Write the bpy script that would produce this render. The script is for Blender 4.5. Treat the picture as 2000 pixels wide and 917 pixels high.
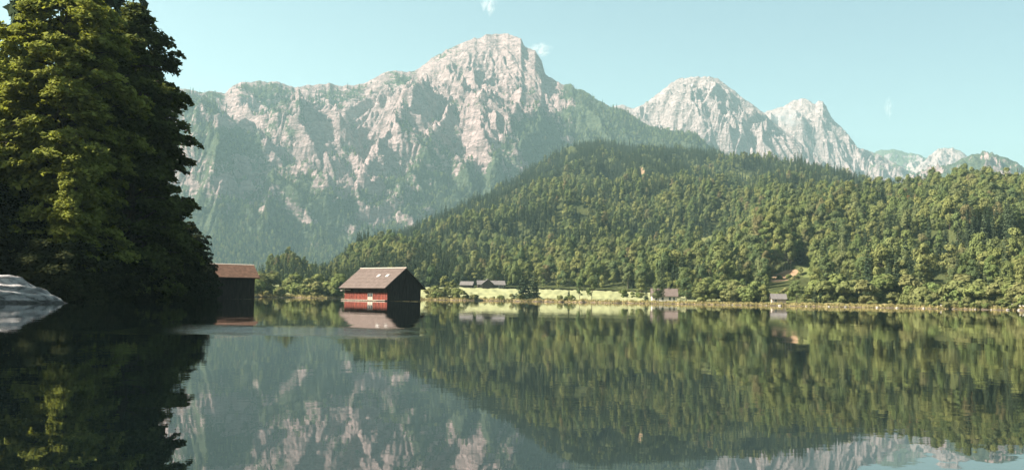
import bpy, math, random
import numpy as np
from mathutils import Matrix, Vector

for o in list(bpy.data.objects):
    bpy.data.objects.remove(o)
scene = bpy.context.scene
col = scene.collection
R = math.radians

# ------------------------------------------------------------------ camera
F = 1921.0                     # focal length in photo pixels (photo 2000 x 917)
CX, CY = 1000.0, 458.5
CAMZ = 0.8
PITCH = math.atan((584.0 - CY) / F)
ROLL = R(0.95)
fwd = np.array([0, math.cos(PITCH), math.sin(PITCH)])
up0 = np.array([0, -math.sin(PITCH), math.cos(PITCH)])
rt0 = np.array([1.0, 0, 0])
rt = math.cos(ROLL) * rt0 + math.sin(ROLL) * up0
up = -math.sin(ROLL) * rt0 + math.cos(ROLL) * up0
cam_data = bpy.data.cameras.new("camera")
cam_data.sensor_fit = 'HORIZONTAL'
cam_data.sensor_width = 36.0
cam_data.lens = 36.0 * F / 2000.0
cam_data.clip_start = 0.1
cam_data.clip_end = 60000
cam = bpy.data.objects.new("camera", cam_data)
col.objects.link(cam)
m = Matrix.Identity(4)
for i in range(3):
    m[i][0] = rt[i]; m[i][1] = up[i]; m[i][2] = -fwd[i]
m[2][3] = CAMZ
cam.matrix_world = m
scene.camera = cam

# ------------------------------------------------------------------ light
SUN_EL = R(39.0)
SUN_DIR = Vector((-0.98, -0.15, 0)).normalized()      # horizontal direction towards the sun
to_sun = Vector((SUN_DIR.x * math.cos(SUN_EL), SUN_DIR.y * math.cos(SUN_EL), math.sin(SUN_EL)))
world = bpy.data.worlds.new("World"); scene.world = world
world.use_nodes = True
wn = world.node_tree.nodes; wl = world.node_tree.links
wn.clear()
w_out = wn.new('ShaderNodeOutputWorld')
w_bg = wn.new('ShaderNodeBackground')
w_sky = wn.new('ShaderNodeTexSky')
w_sky.sky_type = 'NISHITA'
w_sky.sun_disc = False
w_sky.sun_elevation = SUN_EL
w_sky.sun_rotation = math.atan2(SUN_DIR.x, SUN_DIR.y)
w_sky.altitude = 700
w_sky.air_density = 1.0
w_sky.dust_density = 4.5
w_sky.ozone_density = 1.0
w_tint = wn.new('ShaderNodeMix'); w_tint.data_type = 'RGBA'; w_tint.blend_type = 'MULTIPLY'
w_tint.inputs['Factor'].default_value = 1.0
w_tint.inputs['B'].default_value = (1.06, 1.11, 0.90, 1)
wl.new(w_sky.outputs['Color'], w_tint.inputs['A'])
wl.new(w_tint.outputs['Result'], w_bg.inputs['Color'])
w_bg.inputs['Strength'].default_value = 0.050
wl.new(w_bg.outputs['Background'], w_out.inputs['Surface'])

sun_data = bpy.data.lights.new("sun", 'SUN')
sun_data.energy = 5.0
sun_data.angle = R(0.55)
sun_data.color = (1.0, 0.925, 0.83)
sun = bpy.data.objects.new("sun", sun_data)
sun.rotation_euler = (-to_sun).to_track_quat('-Z', 'Y').to_euler()
col.objects.link(sun)

vs = scene.view_settings
scene.display_settings.display_device = 'sRGB'
vs.view_transform = 'Standard'; vs.look = 'None'
vs.gamma = 1.0; vs.use_curve_mapping = False
vs.exposure = 1.88
cy = scene.cycles
cy.use_denoising = True
cy.max_bounces = 6; cy.diffuse_bounces = 2; cy.glossy_bounces = 3
cy.transmission_bounces = 3; cy.volume_bounces = 0; cy.transparent_max_bounces = 6
cy.caustics_reflective = False; cy.caustics_refractive = False
cy.use_adaptive_sampling = True; cy.adaptive_threshold = 0.015

# ------------------------------------------------------------------ geometry helpers
def ray(px, py):
    px = np.asarray(px, float); py = np.asarray(py, float)
    v = (px - CX)[..., None] / F * rt + (CY - py)[..., None] / F * up + fwd
    return v

def azte(px, py):
    v = ray(px, py)
    h = np.hypot(v[..., 0], v[..., 1])
    return np.arctan2(v[..., 0], v[..., 1]), v[..., 2] / h

def at(px, py, D):
    """point at horizontal distance D seen at a photo position"""
    a, t = azte(px, py)
    return Vector((float(D * np.sin(a)), float(D * np.cos(a)), float(CAMZ + D * t)))

def project(x, y, z):
    v0 = x; v1 = y; v2 = z - CAMZ
    f = v0 * fwd[0] + v1 * fwd[1] + v2 * fwd[2]
    a = v0 * rt[0] + v1 * rt[1] + v2 * rt[2]
    b = v0 * up[0] + v1 * up[1] + v2 * up[2]
    f = np.maximum(f, 1e-3)
    return CX + F * a / f, CY - F * b / f

def az_of(px, py=584):
    return azte(px, py)[0]

def smooth(e0, e1, x):
    t = np.clip((x - e0) / (e1 - e0), 0, 1)
    return t * t * (3 - 2 * t)

def _h(ix, iy, seed):
    n = (ix.astype(np.int64) * 374761393 + iy.astype(np.int64) * 668265263 + seed * 1442695041) & 0xFFFFFFFF
    n = ((n ^ (n >> 13)) * 1274126177) & 0xFFFFFFFF
    n = n ^ (n >> 16)
    return (n & 0xFFFF).astype(np.float32) / 65536.0 * (2 * np.pi)

def perlin(x, y, seed=0):
    xi = np.floor(x); yi = np.floor(y)
    xf = (x - xi).astype(np.float32); yf = (y - yi).astype(np.float32)
    u = xf * xf * xf * (xf * (xf * 6 - 15) + 10); v = yf * yf * yf * (yf * (yf * 6 - 15) + 10)
    def g(dx, dy):
        a = _h(xi + dx, yi + dy, seed)
        return np.cos(a) * (xf - dx) + np.sin(a) * (yf - dy)
    a = g(0, 0) * (1 - u) + g(1, 0) * u
    b = g(0, 1) * (1 - u) + g(1, 1) * u
    return (a * (1 - v) + b * v) * 1.45

def fbm(x, y, oct=5, seed=0, gain=0.5):
    s = 0; a = 1.0; f = 1.0
    for k in range(oct):
        s = s + a * perlin(x * f, y * f, seed + k * 17)
        a *= gain; f *= 2.03
    return s

def ridged(x, y, oct=5, seed=0, gain=0.55):
    s = 0; a = 1.0; f = 1.0; w = 1.0
    for k in range(oct):
        n = 1 - np.abs(perlin(x * f, y * f, seed + k * 31)); n = n * n
        s = s + a * n * w
        w = np.clip(n * 1.6, 0, 1); a *= gain; f *= 2.07
    return s

def mesh_np(name, verts, faces, smooth_shade=False, mat=None, attrs=None, mat_idx=None):
    """verts (n,3), faces (m,k) of one size k"""
    verts = np.ascontiguousarray(verts, np.float32); faces = np.ascontiguousarray(faces, np.int32)
    me = bpy.data.meshes.new(name)
    k = faces.shape[1]
    me.vertices.add(len(verts)); me.vertices.foreach_set('co', verts.ravel())
    me.loops.add(faces.size); me.loops.foreach_set('vertex_index', faces.ravel())
    me.polygons.add(len(faces))
    me.polygons.foreach_set('loop_start', np.arange(0, faces.size, k, dtype=np.int32))
    me.polygons.foreach_set('loop_total', np.full(len(faces), k, np.int32))
    me.polygons.foreach_set('use_smooth', np.full(len(faces), smooth_shade, bool))
    if attrs:
        for an, av in attrs.items():
            at_ = me.attributes.new(an, 'FLOAT', 'POINT')
            at_.data.foreach_set('value', np.ascontiguousarray(av, np.float32).ravel())
    mats = mat if isinstance(mat, (list, tuple)) else ([mat] if mat else [])
    for mm in mats: me.materials.append(mm)
    if mat_idx is not None:
        me.polygons.foreach_set('material_index', np.ascontiguousarray(mat_idx, np.int32))
    me.update(calc_edges=True)
    return me

def grid_faces(nu, nv):
    i = np.arange(nu - 1)[:, None] * nv + np.arange(nv - 1)[None, :]
    i = i.ravel()
    return np.stack([i, i + nv, i + nv + 1, i + 1], 1)

class MB:
    """collects boxes, prisms and tubes into one mesh"""
    def __init__(s): s.v = []; s.f = []
    def add(s, vs_, fs):
        o = len(s.v); s.v += [tuple(v) for v in vs_]; s.f += [tuple(i + o for i in f) for f in fs]; return s
    def box(s, x0, x1, y0, y1, z0, z1):
        return s.add([(x0,y0,z0),(x1,y0,z0),(x1,y1,z0),(x0,y1,z0),(x0,y0,z1),(x1,y0,z1),(x1,y1,z1),(x0,y1,z1)],
              [(0,3,2,1),(4,5,6,7),(0,1,5,4),(1,2,6,5),(2,3,7,6),(3,0,4,7)])
    def slab(s, quad, th):
        """thick sheet: quad corners ordered counter-clockwise seen from outside; th goes inward"""
        q = [Vector(p) for p in quad]; n = (q[1]-q[0]).cross(q[-1]-q[0]).normalized() * th
        k = len(q)
        return s.add(q + [p - n for p in q], [tuple(range(k)), tuple(range(2*k-1, k-1, -1))] +
              [(i, k+i, k+(i+1) % k, (i+1) % k) for i in range(k)])
    def tube(s, pts, rad, n=6, cap=True):
        pts = [Vector(p) for p in pts]; rings = []
        for i, p in enumerate(pts):
            d = (pts[min(i+1, len(pts)-1)] - pts[max(i-1, 0)]).normalized()
            a = d.orthogonal().normalized() if abs(d.z) > 0.95 else d.cross(Vector((0,0,1))).normalized()
            b = d.cross(a)
            r = rad[i] if isinstance(rad, (list, tuple)) else rad
            rings.append([p + (a*math.cos(2*math.pi*k/n) + b*math.sin(2*math.pi*k/n)) * r for k in range(n)])
        vs_ = [v for r_ in rings for v in r_]; fs = []
        for i in range(len(rings)-1):
            for k in range(n):
                fs.append((i*n+k, i*n+(k+1) % n, (i+1)*n+(k+1) % n, (i+1)*n+k))
        if cap:
            fs.append(tuple(range(n-1, -1, -1))); fs.append(tuple(range((len(rings)-1)*n, len(rings)*n)))
        return s.add(vs_, fs)
    def mesh(s, name, mat=None, smooth_shade=False):
        me = bpy.data.meshes.new(name); me.from_pydata(s.v, [], s.f)
        if smooth_shade: me.polygons.foreach_set('use_smooth', [True]*len(me.polygons))
        if mat: me.materials.append(mat)
        me.update(); return me
    def build(s, name, mat, parent=None, smooth_shade=False):
        return link(name, s.mesh(name, mat, smooth_shade), parent)

def link(name, me, parent=None):
    o = bpy.data.objects.new(name, me); col.objects.link(o)
    if parent: o.parent = parent
    return o

def tag(o, label=None, cat=None, group=None, kind=None):
    if label: o['label'] = label
    if cat: o['category'] = cat
    if group: o['group'] = group
    if kind: o['kind'] = kind
    return o

def empty(name, loc, rz=0.0):
    o = bpy.data.objects.new(name, None); col.objects.link(o)
    o.location = loc; o.rotation_euler = (0, 0, rz); o.empty_display_size = 0.3
    return o

# ------------------------------------------------------------------ material helpers
class NT:
    def __init__(s, name):
        s.m = bpy.data.materials.new(name); s.m.use_nodes = True
        s.t = s.m.node_tree; s.t.nodes.clear()
        s.out = s.n('ShaderNodeOutputMaterial')
    def n(s, typ, **kw):
        nd = s.t.nodes.new(typ)
        for k, v in kw.items(): setattr(nd, k, v)
        return nd
    def l(s, a, b): s.t.links.new(a, b)
    def coord(s, which='Object'): return s.n('ShaderNodeTexCoord').outputs[which]
    def pos(s): return s.n('ShaderNodeNewGeometry').outputs['Position']
    def mapping(s, vec, scale):
        mp = s.n('ShaderNodeMapping'); mp.inputs['Scale'].default_value = scale
        s.l(vec, mp.inputs['Vector']); return mp.outputs['Vector']
    def noise(s, vec, scale, detail=4, rough=0.55, dist=0.0):
        nd = s.n('ShaderNodeTexNoise'); s.l(vec, nd.inputs['Vector'])
        nd.inputs['Scale'].default_value = scale; nd.inputs['Detail'].default_value = detail
        nd.inputs['Roughness'].default_value = rough; nd.inputs['Distortion'].default_value = dist
        return nd.outputs['Fac']
    def ramp(s, fac, stops):
        nd = s.n('ShaderNodeValToRGB'); e = nd.color_ramp.elements
        while len(e) < len(stops): e.new(0.5)
        for el, (p, c) in zip(e, stops):
            el.position = p; el.color = (*c, 1) if len(c) == 3 else c
        s.l(fac, nd.inputs['Fac']); return nd.outputs['Color']
    def math(s, op, a, b=None, clamp=False):
        nd = s.n('ShaderNodeMath', operation=op, use_clamp=clamp)
        for i, x in enumerate((a, b)):
            if x is None: continue
            if isinstance(x, (int, float)): nd.inputs[i].default_value = x
            else: s.l(x, nd.inputs[i])
        return nd.outputs[0]
    def mapr(s, v, a, b, c=0.0, d=1.0):
        nd = s.n('ShaderNodeMapRange'); s.l(v, nd.inputs['Value'])
        for k, x in zip(('From Min','From Max','To Min','To Max'), (a, b, c, d)): nd.inputs[k].default_value = x
        return nd.outputs['Result']
    def mix(s, fac, a, b, blend='MIX'):
        nd = s.n('ShaderNodeMix', data_type='RGBA', blend_type=blend)
        for k, x in (('Factor', fac), ('A', a), ('B', b)):
            if isinstance(x, (int, float)): nd.inputs[k].default_value = x
            elif isinstance(x, (tuple, list)): nd.inputs[k].default_value = (*x, 1) if len(x) == 3 else x
            else: s.l(x, nd.inputs[k])
        return nd.outputs['Result']
    def attr(s, name): return s.n('ShaderNodeAttribute', attribute_name=name).outputs['Fac']
    def bump(s, h, strength=0.5, dist=1.0, normal=None):
        nd = s.n('ShaderNodeBump'); s.l(h, nd.inputs['Height'])
        nd.inputs['Strength'].default_value = strength; nd.inputs['Distance'].default_value = dist
        if normal: s.l(normal, nd.inputs['Normal'])
        return nd.outputs['Normal']
    def diffuse(s, color, normal=None, rough=0.0):
        nd = s.n('ShaderNodeBsdfDiffuse'); s.setc(nd.inputs['Color'], color)
        if normal: s.l(normal, nd.inputs['Normal'])
        return nd.outputs['BSDF']
    def setc(s, sock, c):
        if isinstance(c, (tuple, list)): sock.default_value = (*c, 1)
        else: s.l(c, sock)
    def principled(s, color, rough=0.8, normal=None, spec=0.3):
        nd = s.n('ShaderNodeBsdfPrincipled'); s.setc(nd.inputs['Base Color'], color)
        if isinstance(rough, (int, float)): nd.inputs['Roughness'].default_value = rough
        else: s.l(rough, nd.inputs['Roughness'])
        nd.inputs['Specular IOR Level'].default_value = spec
        if normal: s.l(normal, nd.inputs['Normal'])
        return nd.outputs['BSDF']
    def done(s, shader): s.l(shader, s.out.inputs['Surface']); return s.m

def leaf_mat(name, cols, trans=0.3, tcol=None):
    n = NT(name)
    rnd = n.n('ShaderNodeObjectInfo').outputs['Random']
    isl = n.n('ShaderNodeNewGeometry').outputs['Random Per Island']
    base = n.ramp(rnd, [(i / max(1, len(cols) - 1), c) for i, c in enumerate(cols)])
    var = n.mapr(isl, 0, 1, 0.65, 1.35)
    v = n.n('ShaderNodeVectorMath', operation='SCALE'); n.l(base, v.inputs[0]); n.l(var, v.inputs['Scale'])
    d = n.diffuse(v.outputs['Vector'])
    t = n.n('ShaderNodeBsdfTranslucent')
    if tcol:
        n.l(n.mix(1.0, v.outputs['Vector'], tcol, 'MULTIPLY'), t.inputs['Color'])
    else: n.l(v.outputs['Vector'], t.inputs['Color'])
    ms = n.n('ShaderNodeMixShader'); ms.inputs[0].default_value = trans
    n.l(d, ms.inputs[1]); n.l(t.outputs['BSDF'], ms.inputs[2])
    return n.done(ms.outputs[0])

def wood_mat(name, c1, c2, scale=(2, 2, 0.25), rough=0.85):
    n = NT(name); p = n.mapping(n.coord(), scale)
    f = n.noise(p, 3.0, 6, 0.6)
    c = n.ramp(f, [(0.3, c1), (0.7, c2)])
    return n.done(n.principled(c, rough, n.bump(f, 0.4, 0.03), 0.2))

M = {}
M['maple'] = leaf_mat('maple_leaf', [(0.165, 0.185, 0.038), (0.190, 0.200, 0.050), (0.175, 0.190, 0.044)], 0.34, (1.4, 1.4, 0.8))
M['shademaple'] = leaf_mat('shade_toned_maple_leaf', [(0.060, 0.072, 0.020), (0.075, 0.085, 0.025)], 0.22, (1.4, 1.4, 0.8))  # maple leaf colour lowered to paint in the grove's shaded side
M['shadeleaf'] = leaf_mat('shade_toned_understory_leaf', [(0.024, 0.028, 0.012), (0.034, 0.038, 0.016)], 0.15)  # leaf colour lowered to paint in the deep shade under the grove
M['broad'] = leaf_mat('broadleaf_foliage', [(0.082, 0.104, 0.038), (0.122, 0.138, 0.048), (0.165, 0.166, 0.056), (0.115, 0.126, 0.052), (0.068, 0.094, 0.040),
                                             (0.165, 0.165, 0.055), (0.092, 0.120, 0.040), (0.130, 0.145, 0.048), (0.075, 0.105, 0.042), (0.150, 0.120, 0.056)], 0.06, (1.2, 1.2, 0.8))
M['autumn'] = leaf_mat('autumn_foliage', [(0.22, 0.10, 0.025), (0.17, 0.11, 0.03)], 0.25)
M['conifer'] = leaf_mat('conifer_needles', [(0.028, 0.042, 0.023), (0.038, 0.052, 0.027), (0.055, 0.068, 0.034), (0.033, 0.048, 0.026)], 0.06)
M['bush'] = leaf_mat('bush_foliage', [(0.095, 0.120, 0.040), (0.130, 0.145, 0.048), (0.110, 0.120, 0.044), (0.150, 0.145, 0.058)], 0.2)
M['reed'] = leaf_mat('dry_reed', [(0.30, 0.22, 0.10), (0.22, 0.20, 0.08)], 0.3)
M['bark'] = wood_mat('bark', (0.035, 0.026, 0.020), (0.11, 0.085, 0.065), (3, 3, 0.5), 0.95)
M['palebark'] = wood_mat('pale_bark', (0.12, 0.10, 0.085), (0.26, 0.23, 0.20), (3, 3, 0.5), 0.95)

# rocky mountain: veg attribute mixes limestone and green
def mountain_mat(name, rock_a, rock_b, veg_a, veg_b, bump_d=22.0):
    n = NT(name); P = n.pos()
    veg = n.attr('veg')
    fine = n.noise(P, 0.030, 6, 0.62)
    fine2 = n.noise(P, 0.011, 5, 0.6, 0.6)
    vv = n.math('ADD', veg, n.math('MULTIPLY', n.math('SUBTRACT', fine, 0.5), 1.5))
    vv = n.math('ADD', vv, n.math('MULTIPLY', n.math('SUBTRACT', fine2, 0.5), 0.9))
    vv = n.math('ADD', vv, n.math('MULTIPLY', n.math('SUBTRACT', n.noise(P, 0.10, 3, 0.6), 0.5), 1.1))
    mask = n.mapr(vv, 0.42, 0.62)
    st = n.mapping(P, (1.0, 1.0, 3.5))
    strata = n.noise(st, 0.020, 8, 0.65, 0.4)
    rock = n.ramp(strata, [(0.30, rock_a), (0.70, rock_b)])
    streak = n.noise(n.mapping(P, (1.0, 1.0, 0.22)), 0.035, 6, 0.65)
    rock = n.mix(n.mapr(streak, 0.45, 0.75, 0, 0.55), rock, tuple(x * 0.55 for x in rock_a))
    g = n.ramp(n.noise(P, 0.06, 4, 0.6), [(0.3, veg_a), (0.7, veg_b)])
    c = n.mix(mask, rock, g)
    nz = n.math('ADD', n.math('MULTIPLY', strata, 1.0), n.math('MULTIPLY', n.noise(P, 0.075, 5, 0.6), 0.6))
    return n.done(n.diffuse(c, n.bump(nz, 1.0, bump_d)))
M['mountain'] = mountain_mat('limestone_and_scrub', (0.125, 0.090, 0.086), (0.40, 0.292, 0.275), (0.034, 0.046, 0.028), (0.070, 0.080, 0.043))
M['farmountain'] = mountain_mat('pale_limestone_and_scrub', (0.15, 0.118, 0.112), (0.37, 0.29, 0.275), (0.045, 0.060, 0.038), (0.08, 0.09, 0.05))

def forest_floor():
    n = NT('forest_floor'); P = n.pos()
    clear = n.attr('clear'); earth = n.attr('earth')
    a = n.ramp(n.noise(P, 0.08, 6, 0.65), [(0.3, (0.028, 0.036, 0.014)), (0.7, (0.070, 0.075, 0.030))])
    g = n.ramp(n.noise(P, 0.10, 6, 0.65), [(0.3, (0.085, 0.10, 0.034)), (0.7, (0.16, 0.155, 0.062))])
    e = n.ramp(n.noise(P, 0.15, 6, 0.65), [(0.3, (0.15, 0.095, 0.055)), (0.7, (0.31, 0.215, 0.135))])
    j = n.math('MULTIPLY', n.math('SUBTRACT', n.noise(P, 0.12, 4, 0.6), 0.5), 1.2)
    c = n.mix(n.mapr(n.math('ADD', clear, j), 0.40, 0.60), a, g)
    c = n.mix(n.mapr(n.math('ADD', earth, j), 0.40, 0.60), c, e)
    return n.done(n.diffuse(c, n.bump(n.noise(P, 0.3, 5, 0.6), 0.7, 2.0)))
M['floor'] = forest_floor()

# ------------------------------------------------------------------ valley ground sheet with the lake bed
# shoreline as distance from the photographer's spot, by compass angle
SH_PX = [(-1200, 40), (-420, 52), (-60, 74), (60, 82), (140, 86), (200, 92), (290, 104), (340, 130), (375, 165), (415, 197), (440, 215), (470, 330),
         (505, 424), (560, 418), (640, 428), (740, 436), (830, 424), (900, 416), (1000, 424), (1100, 420), (1220, 410), (1330, 402),
         (1440, 396), (1560, 384), (1680, 372), (1800, 360), (1900, 350), (2000, 340), (2120, 322), (2300, 290)]
sh_az = np.array([float(az_of(p)) for p, d in SH_PX]); sh_d = np.array([float(d) for p, d in SH_PX])
sh_az = np.concatenate([[-math.pi, -2.2, -1.4], sh_az, [1.0, 1.6, 2.3, math.pi]])
sh_d = np.concatenate([[22.0, 25, 30], sh_d, [220, 120, 40, 22.0]])
def shore(az):
    az = np.asarray(az, float)
    b = np.interp(az, sh_az, sh_d)
    far = smooth(200, 330, b)
    return b + far * (5.0 * perlin(az * 60, az * 0 + 3.3, 5) + 2.2 * perlin(az * 210, az * 0 + 1.3, 6)) \
             + (1 - far) * (1.2 * perlin(az * 30, az * 0 + 7.3, 9) + 0.5 * perlin(az * 110, az * 0 + 7.3, 19))
def ground_z(az, d):
    s = shore(az); k = d - s
    px_eq = CX + F * np.tan(np.clip(az, -1.2, 1.2))
    near_left = 1 - smooth(430, 500, px_eq)                  # the wooded bank on the left
    meadow = smooth(470, 560, px_eq) * (1 - smooth(1330, 1480, px_eq))
    hillside = smooth(1330, 1480, px_eq)
    bed = np.maximum(-5.0, k * 0.16)
    lip = 0.55 * smooth(0, 2.5, k)
    z_m = lip + np.clip(k - 2, 0, 135) * 0.048 + 0.5 * fbm(az * 300, d * 0.02, 3, 41)
    z_h = lip + np.clip(k - 4, 0, 60) * 0.10 + 0.5 * fbm(az * 300, d * 0.05, 3, 42)
    z_l = lip * 1.4 + np.clip(k - 1, 0, 30) * 0.11 + 0.4 * fbm(az * 60, d * 0.1, 3, 43)
    zl = near_left * z_l + (1 - near_left) * (meadow * z_m + hillside * z_h + (1 - meadow - hillside) * np.maximum(z_m, 0))
    return np.where(k > 0, np.maximum(zl, 0.02 + 0.1 * np.clip(k, 0, 1)), bed)

azs = np.concatenate([np.linspace(-math.pi, -0.75, 60)[:-1], np.linspace(-0.75, 0.75, 620), np.linspace(0.75, math.pi, 60)[1:]])
tt = np.concatenate([np.linspace(0.02, 0.93, 14)[:-1], np.linspace(0.93, 1.30, 110)[:-1], np.geomspace(1.30, 12.0, 60)])
A, T = np.meshgrid(azs, tt, indexing='ij')
Dg = T * np.interp(A, sh_az, sh_d)
Dg = np.where(T > 1.3, np.exp(np.interp(np.log(T), [np.log(1.3), np.log(12.0)], [0, 1]) * np.log(9000.0) +
              (1 - np.interp(np.log(T), [np.log(1.3), np.log(12.0)], [0, 1])) * np.log(1.3 * np.interp(A, sh_az, sh_d))), Dg)
Zg = ground_z(A, Dg)
Vg = np.stack([Dg * np.sin(A), Dg * np.cos(A), Zg], -1).reshape(-1, 3)
shore_k = (Dg - shore(A)).ravel()
pxg = CX + F * np.tan(np.clip(A, -1.2, 1.2)).ravel()
wild = 1 - smooth(480, 640, pxg) + smooth(1300, 1450, pxg)
wild = np.maximum(wild, smooth(175, 230, shore_k))
gravel = (smooth(1790, 1830, pxg) * (1 - smooth(1862, 1890, pxg)) + smooth(1945, 1965, pxg)) * smooth(4, 8, shore_k) * (1 - smooth(16, 26, shore_k))

bank_dark = 1 - smooth(440, 475, pxg)  # darker brown ground colour on the left bank
def ground_mat():
    n = NT('valley_ground'); P = n.pos()
    k = n.attr('shore_k'); w = n.attr('wild'); gv = n.attr('gravel')
    jit = n.math('MULTIPLY', n.math('SUBTRACT', n.noise(P, 0.12, 4, 0.6), 0.5), 14.0)
    kk = n.math('ADD', k, jit)
    mead = n.ramp(n.noise(P, 0.05, 6, 0.65), [(0.3, (0.19, 0.195, 0.095)), (0.7, (0.275, 0.27, 0.145))])
    wildc = n.ramp(n.noise(P, 0.12, 6, 0.65), [(0.3, (0.055, 0.065, 0.022)), (0.7, (0.13, 0.13, 0.048))])
    dry = n.ramp(n.noise(P, 0.25, 6, 0.65), [(0.3, (0.25, 0.175, 0.09)), (0.7, (0.38, 0.29, 0.165))])
    mud = n.ramp(n.noise(P, 0.4, 6, 0.65), [(0.3, (0.045, 0.036, 0.026)), (0.7, (0.14, 0.11, 0.08))])
    stone = n.ramp(n.noise(P, 0.5, 6, 0.7), [(0.3, (0.30, 0.27, 0.24)), (0.7, (0.55, 0.50, 0.45))])
    c = n.mix(w, mead, wildc)
    drym = n.math('MULTIPLY', n.mapr(kk, 13, 6, 0, 1), n.mapr(w, 0.0, 1.0, 1.0, 0.75))
    c = n.mix(drym, c, dry)
    c = n.mix(n.mapr(k, 1.6, 0.6, 0, 1), c, mud)
    c = n.mix(n.mapr(n.math('ADD', gv, n.math('MULTIPLY', jit, 0.04)), 0.35, 0.6, 0, 1), c, stone)
    bankc = n.ramp(n.noise(P, 0.9, 6, 0.65), [(0.3, (0.030, 0.023, 0.015)), (0.7, (0.075, 0.060, 0.038))])
    c = n.mix(n.attr('bank_dark'), c, bankc)
    return n.done(n.diffuse(c, n.bump(n.noise(P, 0.6, 5, 0.6), 0.5, 0.6)))
M['ground'] = ground_mat()
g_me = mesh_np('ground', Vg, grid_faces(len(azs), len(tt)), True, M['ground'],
               {'shore_k': shore_k, 'wild': np.clip(wild, 0, 1), 'gravel': np.clip(gravel, 0, 1), 'bank_dark': bank_dark})
tag(link('ground', g_me), 'valley floor with pale meadow, dry lake shore and wooded banks', 'ground', kind='structure')

# ------------------------------------------------------------------ lake water
def water_mat():
    n = NT('lake_water'); P = n.pos()
    sep = n.n('ShaderNodeSeparateXYZ'); n.l(P, sep.inputs[0])
    # calm water with long low swell, small ripples, and a breeze-ruffled streak
    calm = n.noise(n.mapping(P, (1.0, 0.55, 1)), 0.55, 3, 0.5, 0.4)
    rip = n.noise(n.mapping(P, (1.0, 1.5, 1)), 3.2, 3, 0.5, 0.3)
    patch = n.noise(n.mapping(P, (0.030, 0.10, 1)), 1.0, 3, 0.5)
    # ruffled streak about 19 to 30 m out, left of the middle
    dy = n.math('ABSOLUTE', n.math('SUBTRACT', sep.outputs['Y'], 23.0))
    dx = n.math('ABSOLUTE', n.math('SUBTRACT', sep.outputs['X'], -5.4))
    wob = n.math('MULTIPLY', n.math('SUBTRACT', n.noise(n.mapping(P, (0.35, 0.22, 1)), 1.0, 3, 0.6), 0.5), 5.0)
    ey = n.mapr(n.math('ADD', dy, wob), 3.6, 0.6, 0, 1)
    ex = n.mapr(n.math('ADD', dx, wob), 3.6, 0.6, 0, 1)
    streak = n.math('MULTIPLY', ey, ex, True)
    amp = n.math('ADD', n.mapr(patch, 0.40, 0.68, 0.10, 0.75), n.math('MULTIPLY', streak, 42.0))
    h = n.math('ADD', n.math('MULTIPLY', calm, 1.0), n.math('MULTIPLY', rip, n.math('MULTIPLY', amp, 0.30)))
    nrm = n.bump(h, 1.0, 0.0048)
    p = n.n('ShaderNodeBsdfPrincipled')
    p.inputs['Base Color'].default_value = (0.003, 0.0055, 0.0055, 1)
    p.inputs['IOR'].default_value = 2.0
    n.l(n.math('ADD', n.math('MULTIPLY', streak, 0.03), 0.010), p.inputs['Roughness'])
    n.l(nrm, p.inputs['Normal'])
    return n.done(p.outputs['BSDF'])
M['water'] = water_mat()
wa = np.linspace(-math.pi, math.pi, 181); wd = np.array([0.0, 15, 60, 200, 460])
WA, WD = np.meshgrid(wa[:-1], wd, indexing='ij')
wv = np.stack([WD * np.sin(WA), WD * np.cos(WA), 0 * WA], -1).reshape(-1, 3)
ii = np.arange(180)[:, None] * 5 + np.arange(4)[None, :]
jj = ((np.arange(180)[:, None] + 1) % 180) * 5 + np.arange(4)[None, :]
wf = np.stack([ii.ravel(), ii.ravel() + 1, jj.ravel() + 1, jj.ravel()], 1)[:, ::-1]
tag(link('lake_water', mesh_np('lake_water', wv, wf[:, ::-1], True, M['water'])), 'calm dark green lake mirroring the mountains', 'lake', kind='structure')

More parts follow.
